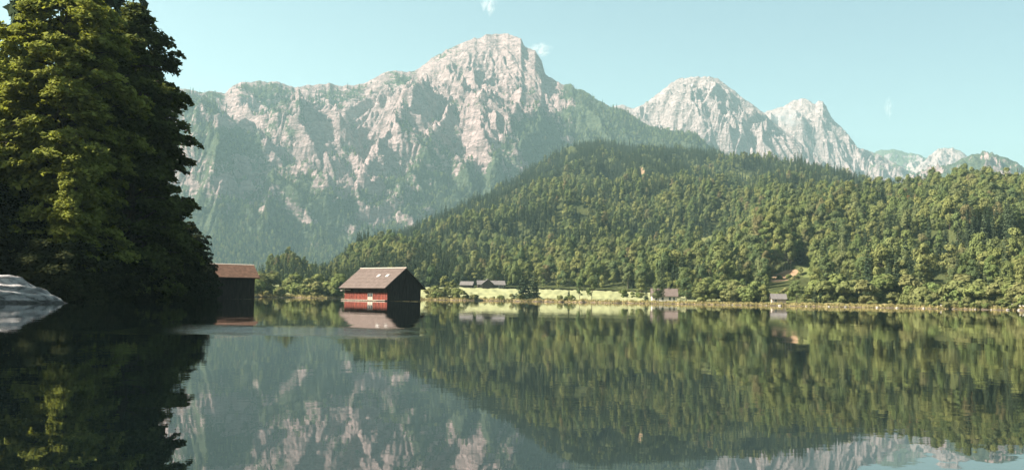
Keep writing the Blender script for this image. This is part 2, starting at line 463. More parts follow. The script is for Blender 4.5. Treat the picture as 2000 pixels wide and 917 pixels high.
# ------------------------------------------------------------------ hills and mountains
class Layer: pass
def terrain(name, ridge, Dr, Db, zb, nu, nt, mat, label, shape, relief, spurs=(), back=0.35, erosion=0, vegf=None, clear=(), earth=(), treeh=0.0, match=9):
    ridge = np.array(ridge, float)
    raz, rte = azte(ridge[:, 0], ridge[:, 1])
    o = np.argsort(raz); raz = raz[o]; rte = rte[o]; rpx = ridge[o, 0]
    az = np.linspace(raz[0], raz[-1], nu)
    te = np.interp(az, raz, rte)
    px = np.interp(az, raz, rpx)
    dr = np.interp(px, *zip(*Dr)); db = np.interp(px, *zip(*Db)); zb_ = np.interp(px, *zip(*zb))
    te = te - treeh / dr
    if vegf is not None:                          # craggy skyline
        te = te + (2.4 * fbm(px / 22.0, px * 0 + 4.4, 4, 71, 0.6)) / F
    H = CAMZ + dr * te
    t = np.concatenate([np.linspace(0, 1, nt), 1 + np.linspace(0, back, max(4, nt // 4))[1:]])
    Tm = np.broadcast_to(t, (nu, len(t)))
    D = db[:, None] + (dr - db)[:, None] * Tm
    prof = shape(np.clip(Tm, 0, 1))
    z = zb_[:, None] + (H - zb_)[:, None] * prof
    bk = np.clip(Tm - 1, 0, 9)
    z = z - bk * (dr - db)[:, None] * 0.8
    X = D * np.sin(az)[:, None]; Y = D * np.cos(az)[:, None]
    # named spurs given along the photographed slope
    telev = (z - CAMZ) / D
    for sp, amp, wid in spurs:
        pts = []
        for (sx, sy) in sp:
            a_, te_ = azte(sx, sy)
            i = int(np.clip(np.searchsorted(az, a_), 0, nu - 1))
            j = int(np.argmin(np.abs(telev[i, :nt] - te_)))
            pts.append((D[i, j] * math.sin(a_), D[i, j] * math.cos(a_)))
        best = np.full(X.shape, 1e9, np.float32); amps = np.zeros(X.shape, np.float32)
        L = len(pts) - 1
        for q in range(L):
            (x0, y0), (x1, y1) = pts[q], pts[q + 1]
            vx, vy = x1 - x0, y1 - y0; ll = vx * vx + vy * vy + 1e-6
            s_ = np.clip(((X - x0) * vx + (Y - y0) * vy) / ll, 0, 1)
            dd = np.hypot(X - x0 - s_ * vx, Y - y0 - s_ * vy)
            m_ = dd < best
            best = np.where(m_, dd, best)
            tt_ = (q + s_) / L
            amps = np.where(m_, np.minimum(1, 0.35 + 2.2 * np.minimum(tt_, (1 - tt_) * 1.5)), amps)
        wq = wid * (1 + 0.35 * fbm(X / 160, Y / 160, 2, 77))
        z = z + amp * amps * np.clip(1 - best / wq, 0, 1) ** 1.15 * (1 - smooth(0.62, 0.90, Tm))
    z = z + relief(X, Y, z, np.clip(Tm, 0, 1.0), px[:, None] + 0 * Tm)
    if erosion: z = erode(z, 3.0, 1 - 0.9 * smooth(0.84, 0.97, Tm), n=erosion)
    # bring the skyline of each column to the photographed one
    if match:
        cur = ((z - CAMZ) / D).max(1)
        k = (te / np.maximum(cur, 1e-4))
        ker = np.ones(match) / match
        k = np.convolve(np.pad(k, match // 2, mode='edge'), ker, mode='valid')[:nu]
        z = CAMZ + (z - CAMZ) * (1 + (k[:, None] - 1) * smooth(0.1, 0.9, np.clip(Tm, 0, 1)))
    ly = Layer(); ly.az, ly.t, ly.D, ly.z, ly.X, ly.Y, ly.px = az, t, D, z, X, Y, px
    ly.nt = nt
    PX, PY = project(X, Y, z); ly.PX, ly.PY = PX, PY
    dzdu = np.gradient(z, axis=0) / (np.gradient(az)[:, None] * D)
    dzdv = np.gradient(z, axis=1) / np.maximum(np.gradient(D, axis=1), 1e-3)
    ly.slope = np.hypot(dzdu, dzdv)
    attrs = {}
    if vegf is not None:
        ly.veg = vegf(X, Y, z, ly.slope, PX, PY); attrs['veg'] = ly.veg
    else:
        cl = np.zeros(z.shape); ea = np.zeros(z.shape)
        for (cx, cy_, rx, ry, an) in clear:
            c_, s_ = math.cos(an), math.sin(an); u = ((PX-cx)*c_ + (PY-cy_)*s_) / rx; v = (-(PX-cx)*s_ + (PY-cy_)*c_) / ry
            cl = np.maximum(cl, 1 - smooth(0.6, 1.3, np.hypot(u, v)))
        for (cx, cy_, rx, ry, an) in earth:
            c_, s_ = math.cos(an), math.sin(an); u = ((PX-cx)*c_ + (PY-cy_)*s_) / rx; v = (-(PX-cx)*s_ + (PY-cy_)*c_) / ry
            ea = np.maximum(ea, 1 - smooth(0.6, 1.3, np.hypot(u, v)))
        ly.open = np.maximum(cl, ea); attrs = {'clear': cl, 'earth': ea}
    me = mesh_np(name, np.stack([X, Y, z], -1).reshape(-1, 3), grid_faces(nu, len(t)), True, mat, attrs)
    ob = link(name, me); tag(ob, label, 'mountain' if vegf else 'hill', kind='structure')
    ly.obj = ob
    return ly

def sample(ly, arr, az, t):
    fi = np.interp(az, ly.az, np.arange(len(ly.az))); fj = np.interp(t, ly.t, np.arange(len(ly.t)))
    i = np.clip(np.floor(fi).astype(int), 0, len(ly.az) - 2); j = np.clip(np.floor(fj).astype(int), 0, len(ly.t) - 2)
    u = fi - i; v = fj - j
    return arr[i, j]*(1-u)*(1-v) + arr[i+1, j]*u*(1-v) + arr[i, j+1]*(1-u)*v + arr[i+1, j+1]*u*v

# main rock wall
MAIN_RIDGE = [(-60, 150), (120, 172), (250, 165), (345, 172), (375, 175), (395, 182), (415, 178), (440, 183), (455, 168), (470, 161), (500, 158), (540, 160), (575, 170),
    (600, 165), (640, 163), (660, 166), (690, 168), (720, 160), (735, 150), (755, 140), (775, 136), (795, 141), (815, 135), (830, 125),
    (850, 110), (880, 95), (905, 82), (930, 75), (950, 68), (975, 66), (1000, 68), (1018, 75), (1024, 90), (1045, 100), (1058, 118),
    (1065, 145), (1085, 158), (1100, 165), (1115, 163), (1125, 175), (1135, 173), (1160, 190), (1190, 207), (1215, 214), (1240, 227),
    (1265, 243), (1290, 252), (1330, 256), (1362, 262), (1385, 283), (1420, 305), (1480, 330), (1560, 365)]
MAIN_SPURS = [
    ([(470, 166), (466, 230), (440, 300), (425, 380), (410, 450)], 80, 120),
    ([(548, 172), (552, 225), (575, 290), (590, 330)], 130, 110),
    ([(652, 207), (650, 260), (655, 310), (668, 345)], 130, 95),
    ([(600, 230), (585, 270), (580, 315)], 60, 70),
    ([(738, 172), (760, 225), (788, 280), (775, 330), (735, 380)], 150, 130),
    ([(775, 140), (812, 200), (838, 260)], 90, 80),
    ([(905, 86), (880, 140), (850, 200), (815, 265), (790, 330)], 90, 90),
    ([(965, 70), (945, 130), (915, 190), (895, 250), (850, 330), (800, 400)], 120, 110),
    ([(1020, 80), (1015, 130), (985, 190), (950, 260), (915, 320)], 110, 90),
    ([(1060, 140), (1050, 200), (1010, 260), (965, 320), (900, 380)], 100, 100),
    ([(1125, 172), (1100, 230), (1060, 285), (1010, 340), (960, 380)], 90, 100),
    ([(498, 268), (560, 315), (610, 350), (650, 385)], 90, 80),
    ([(422, 315), (500, 350), (585, 395), (640, 440), (685, 470)], 130, 120),
    ([(420, 320), (425, 400), (430, 490)], 90, 90),
    ([(540, 400), (520, 450), (505, 500)], 80, 90),
    ([(760, 345), (720, 395), (690, 440)], 70, 80),
    ([(375, 180), (385, 260), (380, 340), (372, 420)], 90, 110),
    ([(850, 350), (790, 420), (740, 460)], 60, 90),
]
def main_relief(X, Y, z, t, px):
    wx = X + 60 * fbm(X / 300, Y / 300, 3, 11); wy = Y + 60 * fbm(X / 300, Y / 300, 3, 23)
    env = 0.35 + 0.65 * smooth(0.05, 0.4, t)
    dg = smooth(760, 950, px)
    a = ridged((wx + 0.7 * (wy - 3000) * dg) / 260, wy / 280, 4, 3) - 1.0
    b = ridged((wx + 0.6 * (wy - 3000) * dg) / 100, wy / 95, 5, 8) - 1.0
    c = fbm(wx / 30, wy / 27, 4, 14, 0.6)
    edge = 1 - 0.9 * smooth(0.80, 0.97, t)
    return env * edge * (46 * a + 24 * b + 9 * c)
def erode(h, cell, fade, n=36000, steps=70, passes=2, seed=1, rate=0.22):
    h = h.astype(np.float64); h0 = h.copy(); dlt = np.zeros(h.shape); rg = np.random.default_rng(seed); nu, nv = h.shape
    for ps in range(passes):
        x = rg.uniform(2, nu - 3, n); y = rg.uniform(2, nv - 3, n); dx = np.zeros(n); dy = np.zeros(n); sed = np.zeros(n); wat = np.ones(n); vel = np.ones(n)
        for st in range(steps):
            xi = np.clip(x.astype(int), 1, nu - 3); yi = np.clip(y.astype(int), 1, nv - 3); u = np.clip(x - xi, 0, 1); v = np.clip(y - yi, 0, 1)
            h00 = h[xi, yi]; h10 = h[xi+1, yi]; h01 = h[xi, yi+1]; h11 = h[xi+1, yi+1]
            gx = (h10 - h00) * (1 - v) + (h11 - h01) * v; gy = (h01 - h00) * (1 - u) + (h11 - h10) * u
            hc = h00*(1-u)*(1-v) + h10*u*(1-v) + h01*(1-u)*v + h11*u*v
            dx = dx * 0.25 - gx * 0.75; dy = dy * 0.25 - gy * 0.75
            l = np.hypot(dx, dy) + 1e-9; dx /= l; dy /= l
            nx = np.clip(x + dx, 1, nu - 3); ny = np.clip(y + dy, 1, nv - 3)
            xj = nx.astype(int); yj = ny.astype(int); p = nx - xj; q = ny - yj
            hn = h[xj, yj]*(1-p)*(1-q) + h[xj+1, yj]*p*(1-q) + h[xj, yj+1]*(1-p)*q + h[xj+1, yj+1]*p*q
            dh = hn - hc
            cap = np.maximum(-dh, 0.05) * vel * wat * 2.2
            dep = np.where(dh > 0, np.minimum(dh, sed), np.where(sed > cap, (sed - cap) * 0.25, -np.minimum((cap - sed) * rate, np.maximum(-dh, 0) * 0.8)))
            sed = sed - dep
            for (a_, b_, w_) in ((xi, yi, (1-u)*(1-v)), (xi+1, yi, u*(1-v)), (xi, yi+1, (1-u)*v), (xi+1, yi+1, u*v)):
                np.add.at(dlt, (a_, b_), dep * w_)
            h += np.clip(dlt, -0.8, 0.25); dlt[:] = 0
            vel = np.sqrt(np.clip(vel * vel - dh / cell * 0.5, 0.05, 9)); wat *= 0.985
            x, y = nx, ny
    e = h - h0
    print('EROSION', np.quantile(e, [0, .01, .1, .5, .9, .99, 1]).round(1))
    e = np.clip(e, -15, 7); e = 0.35 * e + 0.65 * blur(e, 1)
    return h0 + e * fade
def rank01(a):
    q = np.quantile(a, np.linspace(0, 1, 101)); return np.interp(a, q, np.linspace(0, 1, 101))
def blur(a, k):
    for ax in (0, 1):
        pad = [(0, 0), (0, 0)]; pad[ax] = (k, k)
        p_ = np.pad(a, pad, mode='edge'); n_ = a.shape[ax]
        a = sum(np.take(p_, np.arange(n_) + q, axis=ax) for q in range(2 * k + 1)) / (2 * k + 1)
    return a
def main_veg(X, Y, z, sl, PX, PY):
    n = fbm(X / 170, Y / 170, 4, 61); n2 = fbm(X / 45, Y / 45, 3, 62)
    rk = rank01(0.5 * blur(sl, 3) + 0.5 * sl)
    v = np.interp(z, [0, 150, 330, 520, 750, 1000], [1.10, 0.92, 0.68, 0.47, 0.28, 0.10])
    def reg(cx, cy_, rx, ry, an, w):
        c_, s_ = math.cos(an), math.sin(an)
        return w * (1 - smooth(0.5, 1.25, np.hypot(((PX-cx)*c_ + (PY-cy_)*s_) / rx, (-(PX-cx)*s_ + (PY-cy_)*c_) / ry)))
    for q in ((430, 275, 85, 38, 0.1, 0.5), (470, 450, 150, 60, 0.2, 0.35), (960, 335, 150, 55, -0.6, 0.45), (885, 130, 50, 45, -0.7, 0.30), (640, 400, 70, 30, 0.3, 0.3),
              (775, 155, 22, 16, 0, 0.4), (1040, 240, 50, 40, 0.5, 0.3), (395, 210, 50, 30, 0, 0.35), (520, 190, 40, 25, 0, 0.2),
              (465, 235, 55, 16, 0.1, -0.55), (980, 130, 60, 65, 0.2, -0.35), (630, 270, 34, 70, 0.2, -0.35), (735, 270, 48, 85, 0.1, -0.35), (912, 232, 16, 45, 0.15, -0.5),
              (455, 360, 45, 28, 0, -0.35), (700, 350, 60, 36, -0.4, -0.3), (590, 420, 40, 18, 0.5, -0.3), (1110, 272, 16, 8, 0, -0.7), (720, 430, 60, 20, -0.4, -0.35), (840, 210, 50, 60, 0.3, -0.15)):
        v = v + reg(*q)
    v = v + 0.75 * smooth(1050, 1160, PX + 0.35 * (PY - 200))
    v = v - (rk - 0.5) * 0.55 + 0.42 * n + 0.20 * n2
    return np.clip(v, -0.6, 1.6)
def main_shape(t):
    return np.interp(t, [0, 0.25, 0.5, 0.75, 0.92, 1.0], [0, 0.16, 0.39, 0.68, 0.91, 1.0])
L_main = terrain('mountain', MAIN_RIDGE,
    [(-60, 3300), (350, 3350), (500, 3450), (700, 3600), (975, 3800), (1100, 3600), (1300, 3300), (1560, 3000)],
    [(-60, 2150), (350, 2200), (700, 2300), (975, 2350), (1100, 2300), (1560, 2250)], [(-60, 25), (1560, 25)],
    900, 420, M['mountain'], 'great pale limestone mountain with green scrub ledges above the lake', main_shape, main_relief, MAIN_SPURS, vegf=main_veg, erosion=36000, match=15)

def far_relief(sc_, seed):
    def f(X, Y, z, t, px):
        wx = X + 70 * fbm(X / 300, Y / 300, 3, seed); wy = Y + 70 * fbm(X / 300, Y / 300, 3, seed + 5)
        edge = 1 - 0.85 * smooth(0.86, 0.99, t)
        return edge * sc_ * (60 * (ridged(wx / 230, wy / 260, 4, seed + 1) - 1) + 30 * (ridged(wx / 90, wy / 85, 5, seed + 2) - 1) + 10 * fbm(wx / 30, wy / 40, 3, seed + 3))
    return f
def far_veg(base, lowpy):
    def f(X, Y, z, sl, PX, PY):
        return np.clip(base + (0.62 - sl) * 0.8 + 0.40 * fbm(X / 150, Y / 150, 4, 91) + 0.7 * smooth(lowpy - 40, lowpy + 30, PY), -0.6, 1.6)
    return f
steep = lambda t: np.interp(t, [0, 0.3, 0.6, 0.85, 1.0], [0, 0.22, 0.55, 0.86, 1.0])
terrain('mountain', [(1130, 250), (1200, 207), (1215, 206), (1237, 211), (1260, 200), (1290, 180), (1310, 162), (1330, 152), (1355, 150), (1370, 150), (1385, 148), (1400, 153),
    (1420, 168), (1440, 183), (1465, 200), (1490, 220), (1510, 237), (1540, 262), (1570, 285), (1610, 315), (1660, 345)],
    [(1130, 4700), (1660, 4500)], [(1130, 3700), (1660, 3600)], [(1130, 150), (1660, 150)], 420, 300, M['farmountain'],
    'pale bare limestone summit behind the wooded ridge, right of the great mountain', steep, far_relief(1.0, 101),
    [([(1330, 155), (1315, 200), (1322, 250)], 150, 90), ([(1385, 150), (1400, 210), (1420, 270)], 130, 110), ([(1290, 182), (1270, 230), (1260, 270)], 110, 90),
     ([(1440, 185), (1480, 240), (1500, 290)], 140, 120), ([(1355, 152), (1360, 220), (1370, 290)], 90, 80)], vegf=far_veg(0.22, 300), erosion=16000, match=11)
terrain('mountain', [(1440, 260), (1500, 216), (1510, 212), (1530, 208), (1550, 198), (1570, 192), (1582, 196), (1592, 203), (1598, 197), (1607, 196), (1614, 206), (1622, 226), (1640, 246),
    (1660, 266), (1675, 286), (1700, 296), (1720, 303), (1760, 325), (1800, 345)],
    [(1440, 5500), (1800, 5200)], [(1440, 4500), (1800, 4400)], [(1440, 250), (1800, 250)], 340, 260, M['farmountain'],
    'twin-topped pale limestone peak with a wisp of cloud on its left shoulder', steep, far_relief(1.0, 131),
    [([(1570, 194), (1560, 240), (1570, 300)], 150, 100), ([(1607, 198), (1620, 250), (1640, 310)], 160, 90), ([(1530, 210), (1520, 260)], 100, 90)], vegf=far_veg(0.20, 305), erosion=12000, match=11)
terrain('mountain', [(1640, 325), (1700, 302), (1722, 292), (1740, 291), (1765, 296), (1790, 302), (1815, 309), (1850, 322), (1900, 340)],
    [(1640, 7000), (1900, 7000)], [(1640, 6000), (1900, 6000)], [(1640, 400), (1900, 400)], 160, 100, M['farmountain'],
    'faint blue far ridge between the twin-topped peak and the small pale cone', steep, far_relief(0.9, 151), vegf=far_veg(0.8, 300))
terrain('mountain', [(1780, 335), (1808, 312), (1822, 298), (1835, 291), (1848, 289), (1860, 287), (1872, 293), (1885, 301), (1905, 315), (1940, 340)],
    [(1780, 6400), (1940, 6400)], [(1780, 5700), (1940, 5700)], [(1780, 400), (1940, 400)], 160, 120, M['farmountain'],
    'small pale cone-shaped peak at the right end of the far range', steep, far_relief(0.8, 171), vegf=far_veg(0.15, 320))
terrain('mountain', [(1770, 350), (1815, 325), (1850, 322), (1875, 312), (1895, 303), (1910, 299), (1922, 297), (1940, 300), (1955, 304), (1975, 313), (2000, 325), (2060, 350)],
    [(1770, 4300), (2060, 4300)], [(1770, 3600), (2060, 3600)], [(1770, 250), (2060, 250)], 200, 120, M['mountain'],
    'dark wooded dome in front of the small pale cone at the far right', steep, far_relief(0.9, 191), vegf=far_veg(1.1, 300))

# wooded hills
def hill_relief(amp, seed):
    def f(X, Y, z, t, px):
        e = smooth(0.0, 0.25, t) * (1 - 0.5 * smooth(0.9, 1, t))
        return e * amp * (ridged(X / 180 + 0.4 * fbm(X/200, Y/200, 2, seed), Y / 330, 3, seed) - 0.9 + 0.35 * fbm(X / 60, Y / 60, 3, seed + 4))
    return f
HILL_B_CLEAR = [(1830, 565, 26, 12, -0.3), (1572, 532, 14, 10, 0.4)]
HILL_B_EARTH = [(1532, 538, 30, 10, -0.35), (1870, 575, 40, 7, 0.0), (1985, 583, 22, 7, 0)]
HILL_A_CLEAR = [(1455, 346, 18, 6, 0.5), (1380, 465, 34, 9, -0.42), (1108, 272, 16, 5, 0.1), (1045, 515, 14, 4, 0)]
HILL_A_EARTH = [(1256, 335, 13, 5, 0.8), (1108, 272, 14, 4, 0)]
hshape = lambda t: np.interp(t, [0, 0.15, 0.5, 0.85, 1.0], [0, 0.10, 0.46, 0.90, 1.0])
L_A = terrain('wooded_hill', [(520, 545), (560, 535), (600, 524), (640, 508), (700, 484), (760, 463), (820, 440), (880, 413), (930, 388), (980, 362), (1020, 337), (1060, 312), (1100, 288),
    (1140, 274), (1180, 275), (1240, 283), (1300, 287), (1380, 294), (1440, 300), (1500, 306), (1560, 312), (1620, 325), (1680, 346), (1730, 356), (1830, 362), (2000, 362), (2150, 362)],
    [(520, 900), (700, 1150), (900, 1500), (1100, 2000), (1300, 2150), (1500, 1900), (1700, 1700), (2150, 1700)],
    [(520, 640), (700, 600), (850, 590), (1000, 575), (1150, 540), (1300, 500), (1450, 470), (1560, 430), (2150, 420)],
    [(520, 6), (1000, 8), (1300, 6), (2150, 6)], 420, 200, M['floor'],
    'long wooded hill rising to the right behind the meadow', hshape, hill_relief(26, 211), clear=HILL_A_CLEAR, earth=HILL_A_EARTH + HILL_B_EARTH[:1], match=15, treeh=9.0)
L_B = terrain('wooded_hill', [(1290, 545), (1340, 515), (1400, 478), (1450, 440), (1490, 402), (1525, 382), (1560, 375), (1600, 370), (1650, 366), (1700, 361), (1760, 355), (1830, 347), (1900, 344), (2000, 341), (2100, 338), (2250, 336)],
    [(1290, 560), (1400, 700), (1500, 850), (1700, 920), (2000, 900), (2250, 860)],
    [(1290, 440), (1400, 425), (1560, 404), (1800, 378), (2000, 356), (2250, 320)], [(1290, 2), (2250, 1.5)], 320, 180, M['floor'],
    'near wooded hill on the right, dropping straight to the shore', hshape, hill_relief(14, 231), clear=HILL_B_CLEAR, earth=HILL_B_EARTH, match=15, treeh=13.0)

# ------------------------------------------------------------------ tree prototypes
def leaf_quads(C, Nrm, size, rng, elong=1.3):
    """diamond leaf clumps: centres, normals, sizes"""
    n = len(C)
    Nrm = Nrm / np.linalg.norm(Nrm, axis=1, keepdims=True)
    r = rng.normal(size=(n, 3)); a = r - (r * Nrm).sum(1, keepdims=True) * Nrm
    a /= np.linalg.norm(a, axis=1, keepdims=True) + 1e-9
    b = np.cross(Nrm, a)
    s = size[:, None]
    fold = Nrm * s * 0.22
    V = np.stack([C - a * s * elong * 0.5, C + b * s * 0.5 - fold, C + a * s * elong * 0.5, C - b * s * 0.5 - fold], 1)
    return V.reshape(-1, 3)
def quads_mesh(name, V, mat):
    return mesh_np(name, V, np.arange(len(V)).reshape(-1, 4), False, mat)

def broad_crown(seed, Hh, Rr, lobes=30, per=72, base=0.14, lsize=0.64, mat='broad'):
    rng = np.random.default_rng(seed); Vs = []
    for k in range(lobes):
        zf = rng.uniform(0, 1) ** 0.85
        zc = Hh * (base + (1 - base) * (0.08 + 0.86 * zf))
        prof = math.sin(math.pi * min(1, (0.10 + 0.86 * zf)) ** 0.85) ** 0.7
        ang = rng.uniform(0, 2 * math.pi); rr = Rr * prof * math.sqrt(rng.uniform(0.10, 1)) * 0.85
        c = np.array([rr * math.cos(ang), rr * math.sin(ang), zc])
        lr = Rr * rng.uniform(0.26, 0.46)
        d = rng.normal(size=(per, 3)); d[:, 2] = d[:, 2] * 0.8 + 0.25
        d /= np.linalg.norm(d, axis=1, keepdims=True)
        P = c + d * lr * rng.uniform(0.55, 1.05, (per, 1)) * np.array([1, 1, 0.8])
        oc = P - np.array([0, 0, Hh * 0.5]); oc[:, 2] *= 0.6; oc /= np.linalg.norm(oc, axis=1, keepdims=True)
        nn = d * 0.8 + oc * 0.9 + rng.normal(size=(per, 3)) * 0.28 + np.array([0, 0, 0.2])
        Vs.append(leaf_quads(P, nn, rng.uniform(0.6, 1.3, per) * lsize, rng))
    return quads_mesh('crown', np.concatenate(Vs), M[mat])
def conifer_crown(seed, Hh, Rr, whorls=17, mat='conifer', base=0.08):
    rng = np.random.default_rng(seed); Vs = []
    for w in range(whorls):
        f = (w + rng.uniform(-0.2, 0.2)) / whorls; f = min(max(f, 0), 0.99)
        z = Hh * (base + (1 - base) * f); rad = Rr * (1 - f) ** 0.82 * rng.uniform(0.8, 1.12) + 0.25
        nb = int(6 + 5 * (1 - f))
        for b in range(nb):
            a = 2 * math.pi * (b + rng.uniform(-0.35, 0.35)) / nb; L = rad * rng.uniform(0.72, 1.1)
            dr_ = np.array([math.cos(a), math.sin(a), 0]); sd = np.array([-math.sin(a), math.cos(a), 0]); wd_ = L * rng.uniform(0.20, 0.32) + 0.2
            drop = L * rng.uniform(0.25, 0.5)
            p0 = np.array([0, 0, z]); p1 = p0 + dr_ * L * 0.5 + np.array([0, 0, -drop * 0.25]); p2 = p0 + dr_ * L + np.array([0, 0, -drop])
            dn = np.array([0, 0, -0.35 * wd_])
            Vs.append(np.array([p0, p1 + sd * wd_ + dn, p2, p1 + np.array([0, 0, 0.1])]))
            Vs.append(np.array([p0, p1 + np.array([0, 0, 0.1]), p2, p1 - sd * wd_ + dn]))
            for q in range(2):
                pc = p0 + dr_ * L * rng.uniform(0.35, 0.95) + sd * wd_ * rng.uniform(-0.8, 0.8) + np.array([0, 0, -drop * rng.uniform(0.2, 0.9)])
                s_ = 0.35 + 0.22 * L
                e = rng.normal(size=3) * 0.3 * s_
                Vs.append(np.array([pc + np.array([0, 0, 0.4 * s_]), pc + sd * 0.5 * s_ + e, pc - np.array([0, 0, 1.0 * s_]) + dr_ * 0.2, pc - sd * 0.5 * s_ - e]))
    top = Hh * 0.995
    for q in range(3):
        a = q * 2.1; s_ = np.array([math.cos(a), math.sin(a), 0]) * 0.3
        Vs.append(np.array([[0, 0, Hh * 1.03], [0, 0, top - 1.5] + s_, [0, 0, top - 2.2], [0, 0, top - 1.5] - s_]))
    return quads_mesh('crown', np.concatenate(Vs), M[mat])
def trunk_mesh(seed, Hh, r, mat='bark', limbs=6, top=0.8):
    rg = random.Random(seed); b = MB()
    pts = [(rg.uniform(-.02, .02)*Hh*q, rg.uniform(-.02, .02)*Hh*q, Hh*top*q - (0.8 if q == 0 else 0)) for q in (0, 0.3, 0.6, 1.0)]
    b.tube(pts, [r*1.2, r*0.85, r*0.55, r*0.12], 6)
    for k in range(limbs):
        z0 = Hh*rg.uniform(0.25, 0.65); a = rg.uniform(0, 6.28); l = Hh*rg.uniform(0.12, 0.2)
        p0 = (0, 0, z0); p1 = (math.cos(a)*l*0.55, math.sin(a)*l*0.55, z0+l*0.5); p2 = (math.cos(a)*l, math.sin(a)*l, z0+l*1.2)
        b.tube([p0, p1, p2], [r*0.4, r*0.25, r*0.08], 4)
    return b.mesh('trunk', M[mat])

BROAD = []      # (crown mesh, trunk mesh, height)
for sd, (hh, rr) in enumerate([(17, 5.0), (19, 5.6), (15, 4.6), (18, 4.4), (16, 5.4)]):
    BROAD.append((broad_crown(300 + sd, hh, rr), trunk_mesh(sd, hh, 0.26), hh))
AUTUMN = (broad_crown(340, 17, 4.8, mat='autumn'), trunk_mesh(41, 17, 0.25), 17)
CONIF = []
for sd, (hh, rr) in enumerate([(23, 3.6), (25, 3.2), (20, 3.3), (22, 4.0)]):
    CONIF.append((conifer_crown(400 + sd, hh, rr), trunk_mesh(60 + sd, hh, 0.24, limbs=0, top=0.97), hh))
BUSH = []
for sd, (hh, rr) in enumerate([(3.6, 2.4), (2.8, 2.6), (4.4, 2.2)]):
    BUSH.append(broad_crown(500 + sd, hh, rr, lobes=16, per=40, base=0.02, lsize=0.55, mat='bush'))

def tree(name, proto, loc, scale, rz, label, cat='tree', group=None, sz=None):
    e = empty(name, loc, rz); s_ = scale; e.scale = (s_, s_, s_ if sz is None else sz)
    tag(e, label, cat, group)
    link('trunk', proto[1], e); c = link('crown', proto[0], e)
    return e

# ------------------------------------------------------------------ forest on the hills
rng = np.random.default_rng(7)
def scatter(ly, dens, tmax=1.03, tmin=0.0):
    """points on a hill, even per square metre"""
    n_try = int(dens)
    azr = rng.uniform(ly.az[0], ly.az[-1], n_try); tr = rng.uniform(tmin, tmax, n_try)
    D = sample(ly, ly.D, azr, tr)
    keep = rng.uniform(0, D.max(), n_try) < D
    azr, tr, D = azr[keep], tr[keep], D[keep]
    z = sample(ly, ly.z, azr, tr)
    return azr, tr, D, z
pts = []   # x, y, z, scale, kind (0 broad, 1 conifer)
def add_pts(az, D, z, sc_, kind):
    pts.append(np.stack([D*np.sin(az), D*np.cos(az), z, sc_, kind], 1))

def open_px(PX, PY, D, regs, near=False):
    """1 where a tree would stand on, or hide, one of the hill's clearings"""
    o_ = np.zeros(len(PX)); jit = rng.normal(size=len(PX))
    for (cx, cy_, rx, ry, an) in regs:
        c_, s_ = math.cos(an), math.sin(an)
        if near: rx, ry = rx + 7, ry + 3
        for hh in ((0, 4, 8, 12, 15) if near else (0, 5, 10, 14)):
            py = PY - hh / D * F
            u = ((PX-cx)*c_ + (py-cy_)*s_) / rx; v = (-(PX-cx)*s_ + (py-cy_)*c_) / ry
            o_ = np.maximum(o_, (np.hypot(u, v) < ((1.0 + 0.08 * jit) if near else (0.9 + 0.3 * jit))) * 1.0)
    return o_
a, t_, D, z = scatter(L_B, 8000)
x, y = D*np.sin(a), D*np.cos(a); PX, PY = project(x, y, z)
op = open_px(PX, PY, D, HILL_B_CLEAR + HILL_B_EARTH, True)
k = (op < 0.35) & (PX > 1200) & (PX < 2120) & (z > ground_z(a, D) - 0.5) & (D > shore(a) + 16 + 24 * smooth(1760, 1820, PX))
a, t_, D, z, x, y, PX, PY = [q[k] for q in (a, t_, D, z, x, y, PX, PY)]
con = (fbm(x/90, y/90, 3, 301) + 0.35*rng.normal(size=len(a)) + 0.3*(t_ < 0.2)) > 0.30
add_pts(a, D, z - 0.4, np.where(con, 0.85, 1.0) * np.clip(np.exp(rng.normal(size=len(a)) * 0.26) * 0.66, 0.36, 1.1) * np.where(D < shore(a) + 45, 0.7, 1), con.astype(float))

a, t_, D, z = scatter(L_A, 85000)
x, y = D*np.sin(a), D*np.cos(a); PX, PY = project(x, y, z)
op = np.maximum(open_px(PX, PY, D, HILL_A_CLEAR + HILL_A_EARTH), open_px(PX, PY, D, HILL_B_CLEAR + HILL_B_EARTH, True) * (D < 800))
fb = np.interp(a, L_B.az, np.arange(len(L_B.az))).round().astype(int)
tb = (D - L_B.D[fb, 0]) / (L_B.D[fb, L_B.nt - 1] - L_B.D[fb, 0])
under = (a > L_B.az[0]) & (tb > -0.02) & (tb < 1.33) & (sample(L_B, L_B.z, a, np.clip(tb, 0, 1.34)) > z - 1.0)   # inside the nearer hill
k = (op < 0.35) & (PX > 480) & (PX < 1800) & (z > ground_z(a, D) - 1.0) & ~under
a, t_, D, z, x, y, PX, PY = [q[k] for q in (a, t_, D, z, x, y, PX, PY)]
up_ = smooth(0.50, 0.62, t_ + 0.08*fbm(x/150, y/150, 3, 312))
con = (fbm(x/130, y/130, 3, 311) + 0.40*rng.normal(size=len(a)) + 0.75*up_ + 0.5*smooth(800, 640, PX)) > 0.02
add_pts(a, D, z - 0.5, np.where(con, 0.85, 1.0) * rng.uniform(0.36, 0.86, len(a)) * (1 - 0.42 * smooth(720, 640, PX)), con.astype(float))

